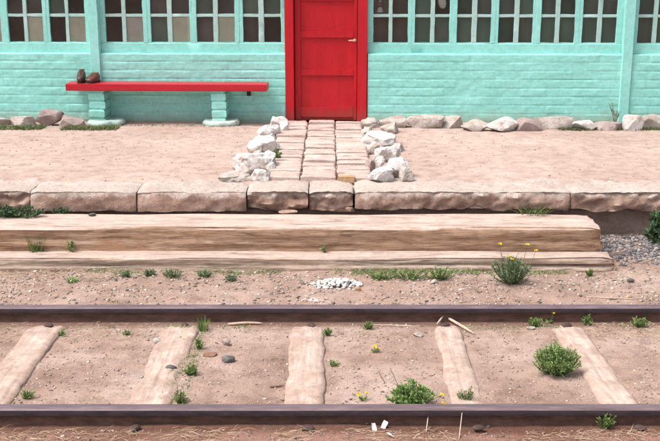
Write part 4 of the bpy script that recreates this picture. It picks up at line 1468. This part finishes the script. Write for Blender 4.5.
def lone(px, py, h, lab, n):
    root = empty('yellow_flower', gp(px, py)); tag(root, lab, 'flower', 'low yellow flowers')
    for k in range(n):
        stem_flower(root, Vector((rnd.uniform(-.01, .01), 0, -.005)), Vector((rnd.uniform(-.035, .035), rnd.uniform(-.02, .02), h * rnd.uniform(.7, 1.1))), .012)
    mb = MB()
    for _ in range(14):
        a = rnd.uniform(0, 6.28)
        leaf(mb, Vector((0, 0, .002)), (math.cos(a), math.sin(a), rnd.uniform(.2, 1)), .03, .008, jt(rnd.choice(GREENS)))
    mb.build('foliage', M['leaf'], root, smooth=False, tinted=True)
lone(375, 352, .03, 'low yellow flowers in the dirt between the third and stick sleepers', 4)
lone(363, 400, .045, 'yellow flower behind the near rail left of the flowering weed clump', 3)
lone(549, 323, .075, 'tall stalked yellow flower against the far rail above the round bush', 2)
# moss by the path, dead twig plant by the wall
bushy('moss', Vector((*at_z(276, 158, .45)[:2], .445)), 'green moss strip between the white rocks and the path bricks', .09, .07, 240, [(.09, .14, .03), (.13, .19, .05)], 'moss', None, .02, stems=24, depth=.40, lw=.5)
tx, tz = bl(614, 126, -.10)
root = empty('dead_plant', bpt(tx, -.10, 0), B_ANG)
tag(root, 'thin dead twiggy plant standing in front of the wall post at the right', 'plant')
mb = MB()
for k in range(9):
    a = rnd.uniform(-.45, .45)
    hh = rnd.uniform(.10, .24)
    pts = [Vector((0, 0, 0)), Vector((a * hh * .4 + .01, 0, hh * .5)), Vector((a * hh + rnd.uniform(-.01, .02), rnd.uniform(-.02, .02), hh))]
    mb.tube(pts, [.004, .003, .0015], 5, (.16, .13, .09))
    for _ in range(5):
        c = pts[1].lerp(pts[2], rnd.random())
        mb.tube([c, c + Vector((rnd.uniform(-.04, .04), rnd.uniform(-.02, .02), rnd.uniform(0, .03)))], [.002, .001], 4, (.18, .15, .1))
mb.build('twigs', M['straw'], root, tinted=True)
# irregular low sprigs along the beam and the rails
mb = MB()
def sprigs(n, xr, yf, hmax, thr, sd_):
    for _ in range(n):
        x = rnd.uniform(*xr); y = yf(x)
        if N(x * 2.3, sd_) + .35 * N(x * 9, sd_ + 2) < thr: continue
        a = rnd.uniform(0, 6.28); b_ = Vector((x, y, ground_z(x, y) - .003))
        h = rnd.uniform(.012, hmax)
        c_ = jt(rnd.choice(GREENS + BLUEG + DRYG))
        if rnd.random() < .5: blade(mb, b_, (math.cos(a), math.sin(a), 1), h, .004, c_, .6)
        else:
            for _k in range(3): leaf(mb, b_ + Vector((rnd.gauss(0, .006), rnd.gauss(0, .006), h * .4 * rnd.random())), (math.cos(a + _k * 2), math.sin(a + _k * 2), rnd.uniform(.2, 1)), .016, .005, c_)
sprigs(1500, (-1.75, 1.6), lambda x: 6.665 - abs(rnd.gauss(0, .035)), .045, .02, 3.3)
sprigs(700, (.15, 1.0), lambda x: 6.655 - abs(rnd.gauss(0, .04)), .06, -.4, 5.1)
sprigs(500, (-1.9, 2.1), lambda x: 5.66 - abs(rnd.gauss(0, .04)), .035, .12, 8.7)
sprigs(420, (-.85, -.70), lambda x: rnd.uniform(4.5, 5.66), .04, -1, 1.7)
o = mb.build('weeds', M['leaf'], smooth=False, tinted=True)
tag(o, 'scattered low green sprigs along the lower beam and the track', 'weeds', kind='stuff')
# grass strip along the wall foot
mb = MB()
def strip(x0, x1, ya, yb, n, hmax):
    for _ in range(n):
        x = rnd.uniform(x0, x1)
        y = rnd.triangular(ya, yb, (ya + yb) / 2)
        if N(x * 3.1, 5.0) < -.3: continue
        a = rnd.uniform(0, 6.28)
        blade(mb, Vector((x, y, platform_z(x, y) - .003)), (math.cos(a) * .7, math.sin(a) * .7, 1), rnd.uniform(.015, hmax), .007, jt(rnd.choice([(.07, .12, .035), (.10, .15, .05), (.055, .09, .03), (.16, .16, .07), (.20, .16, .09)])), .5)
strip(-3.8, -2.1, 9.96, 10.26, 6500, .055)
strip(-2.3, -.95, 10.20, 10.40, 300, .03)
strip(2.25, 3.9, 9.96, 10.2, 5500, .055)
strip(.5, 2.3, 10.15, 10.30, 160, .03)
o = mb.build('grass', M['leaf'], smooth=False, tinted=True)
tag(o, 'short grass growing along the foot of the wall', 'grass', kind='stuff')

# ------------------------------------------------------------------ small loose things
def pebble(name, px, py, w, h, mat, label, cat='stone', seed=1, group='loose stones on the track'):
    p = gp(px, py)
    v, f = rock_verts(w, w * .75, h, seed, sub=3, planes=8, rough=.07, blocky=.4)
    o = link(name, mesh(name, v, f, True, None, 30), mat, None, (p.x, p.y + w * .3, p.z - h * .2), rnd.uniform(-.5, .5))
    return tag(o, label, cat, group)
pebble('stone', 228, 363, .072, .04, M['dark_stone'], 'dark grey stone between the second and third sleepers', seed=3)
pebble('stone', 226, 346, .05, .045, M['pink_rock'], 'pinkish stone above the dark grey stone', seed=5)
pebble('stone', 171, 371, .06, .032, M['dark_stone'], 'grey stone on the second sleeper', seed=8)
pebble('stone', 209, 357, .08, .02, M['bark'], 'flat brown bark piece left of the dark grey stone', 'bark', seed=11)
pebble('stone', 157, 343, 0.045, .03, M['grey_rock'], 'pale stone beside weeds at the left edge of the second sleeper', seed=14)
pebble('stone', 358, 291, .040, .035, M['orange_brick'], 'orange brick chip right of the white rubble', 'brick chip', seed=17)
pebble('stone', 629, 298, .035, .022, M['orange_brick'], 'orange brick chip behind the far rail at the right', 'brick chip', seed=19)
pebble('stone', 434, 284, .05, .035, M['grey_rock'], 'pale stone in front of the dark green weed clumps', seed=21)
pebble('stone', 418, 337, .05, .03, M['grey_rock'], 'buff stone left of the stick sleeper', seed=23)
pebble('stone', 322, 393, .028, .018, M['dark_stone'], 'small brown stone at the lower end of the third sleeper', seed=26)
pebble('stone', 631, 283, .045, .035, M['dark_stone'], 'dark purple stone on the gravel below the footing wall', seed=27)
pebble('stone', 531, 330, .05, .02, M['grey_rock'], 'small pale stone below the weed above the round bush', seed=29)
pebble('stone', 367, 425, .02, .012, M['dark_stone'], 'tiny dark stone in front of the near rail', seed=31)
pebble('stone', 488, 428, .026, .014, M['dark_stone'], 'small grey stone in front of the near rail at the right', seed=35)
pb = at_z(92, 216, .287)
v, f = rock_verts(.05, .035, .022, 41, sub=3)
o = link('stone', mesh('stone', v, f, True, None, 30), M['dark_stone'], None, (pb.x, pb.y, .286)); tag(o, 'dark stone lying on the upper beam at the left', 'stone')
pb = at_z(350, 211, .287)
v, f = rock_verts(.07, .05, .035, 47, sub=3)
o = link('stone', mesh('stone', v, f, True, None, 30), M['slab'], None, (pb.x, pb.y, .283)); tag(o, 'pinkish concrete chip on the upper beam below the path', 'stone')
v, f = rock_verts(.14, .08, .02, 53, sub=3)
pb = at_z(288, 213, .287)
o = link('stone', mesh('stone', v, f, True, None, 30), M['slab'], None, (pb.x, pb.y + .02, .283)); tag(o, 'flat crumbled concrete flake on the upper beam below the path', 'stone')

# heap of white rubble
mb = MB()
for k in range(190):
    a, q = rnd.uniform(0, 6.28), rnd.random() ** .6
    x, y = math.cos(a) * q * .175, math.sin(a) * q * .10
    s = (.005 + .016 * rnd.random() ** 2) * (1.1 - .4 * q)
    v, f = rock_verts(s * 2, s * 1.7, s * 1.3, 400 + k, sub=2, planes=12, rough=.2)
    zz = max(0, .035 * (1 - q * q)) * rnd.uniform(.3, 1) - .004
    mb.add([(p[0] + x, p[1] + y, p[2] + zz) for p in v], f)
p = gp(336, 290)
o = mb.build('rubble', M['white_bit'], None, (p.x, p.y + .10, p.z), sharp=35)
tag(o, 'heap of crumbled white plaster chips in front of the lower beam', 'rubble', kind='stuff')
p = gp(309, 301)
mb = MB()
for k in range(6):
    v, f = rock_verts(.010 + .004 * k, .012 + .002 * k, .010, 600 + k, sub=2, planes=12, rough=.2)
    mb.add([(q[0] + (k - 2.5) * .017, q[1] + (k * 7 % 5 - 2) * .013, q[2] - .003) for q in v], f)
o = mb.build('rubble', M['white_bit'], None, (p.x, p.y + .03, p.z), sharp=35)
tag(o, 'few white plaster chips just behind the far rail', 'rubble', kind='stuff')

def stick(pts, r, label, mat=None):
    P = [gp(a, b) + Vector((0, 0, r + dz)) for (a, b, dz) in pts]
    c = P[0].copy()
    mb = MB()
    full = []
    for i in range(len(P) - 1):
        for t in (0, .33, .66): full.append(P[i].lerp(P[i + 1], t) - c + Vector((0, 0, .002 * N(i + t * 3, r * 900))))
    full.append(P[-1] - c)
    rr = [r * (1 - .35 * i / len(full)) * (1 + .2 * N(i * 1.7, r * 99)) for i in range(len(full))]
    rr[0] *= .7; rr[-1] *= .4
    mb.tube(full, rr, 8)
    o = mb.build('stick', mat or M['stick'], None, c)
    return tag(o, label, 'stick', 'loose sticks on the track')
stick([(449, 322, .012), (474, 335, .0)], .010, 'thick bleached stick lying across the far end of a sleeper')
stick([(437, 326, .006), (444, 320.5, .03), (450, 321.5, .02)], .006, 'short curved root end beside the thick bleached stick')
stick([(228, 325.5, .0), (245, 324.8, .004), (262, 324.5, .0)], .009, 'pale flat stick along the far rail left of mid picture')
stick([(374, 325.5, .0), (420, 326.5, .0)], .004, 'long thin straw stalk along the far rail right of mid picture')
stick([(270, 388, .0), (284, 386.5, .0)], .006, 'small brown twig left of the third sleeper', M['bark'])
stick([(384, 384, .01), (378, 372, .004)], .003, 'thin dark twig above the flowering weed clump', M['bark'])
stick([(195, 424, .0), (187, 421, .03), (183, 417, .05)], .003, 'thin pale twig in front of the near rail at the left')
stick([(426, 433, .0), (429, 422, .07)], .0025, 'single dry stalk standing in front of the near rail at mid right')
stick([(459, 440, .0), (462, 425, .08)], .0025, 'single dry stalk standing in front of the near rail, farther right')
stick([(585, 297, .0), (632, 300, .002), (650, 297, 0)], .003, 'long thin dry stalk lying behind the far rail at the right')

for (px, py, s, rx, rz, lab) in ((374, 430, .035, .9, .5, 'left white paper scrap in front of the near rail'), (384, 428, .038, 1.0, -.6, 'upright white paper scrap in front of the near rail'),
                                 (390, 437, .030, .2, .9, 'small white paper scrap lowest of the three near the rail')):
    p = gp(px, py)
    n = 8
    vs = []
    for j in range(n + 1):
        for i in range(n + 1):
            x, y = (i / n - .5) * s * .6, (j / n - .5) * s * 1.2
            vs.append((x, y, .006 * N(x * 60 + px, y * 60) + x * x * 8))
    fs = [(j * (n + 1) + i, j * (n + 1) + i + 1, (j + 1) * (n + 1) + i + 1, (j + 1) * (n + 1) + i) for j in range(n) for i in range(n)]
    k = len(vs)
    vs += [(a, b_, c_ - .0012) for a, b_, c_ in vs]
    fs += [tuple(reversed([q + k for q in f])) for f in fs]
    o = link('paper_scrap', mesh('paper_scrap', vs, fs), M['paper'], None, (p.x, p.y, p.z + .012))
    o.rotation_euler = (rx, .2, rz)
    tag(o, lab, 'litter', 'white scraps by the near rail')
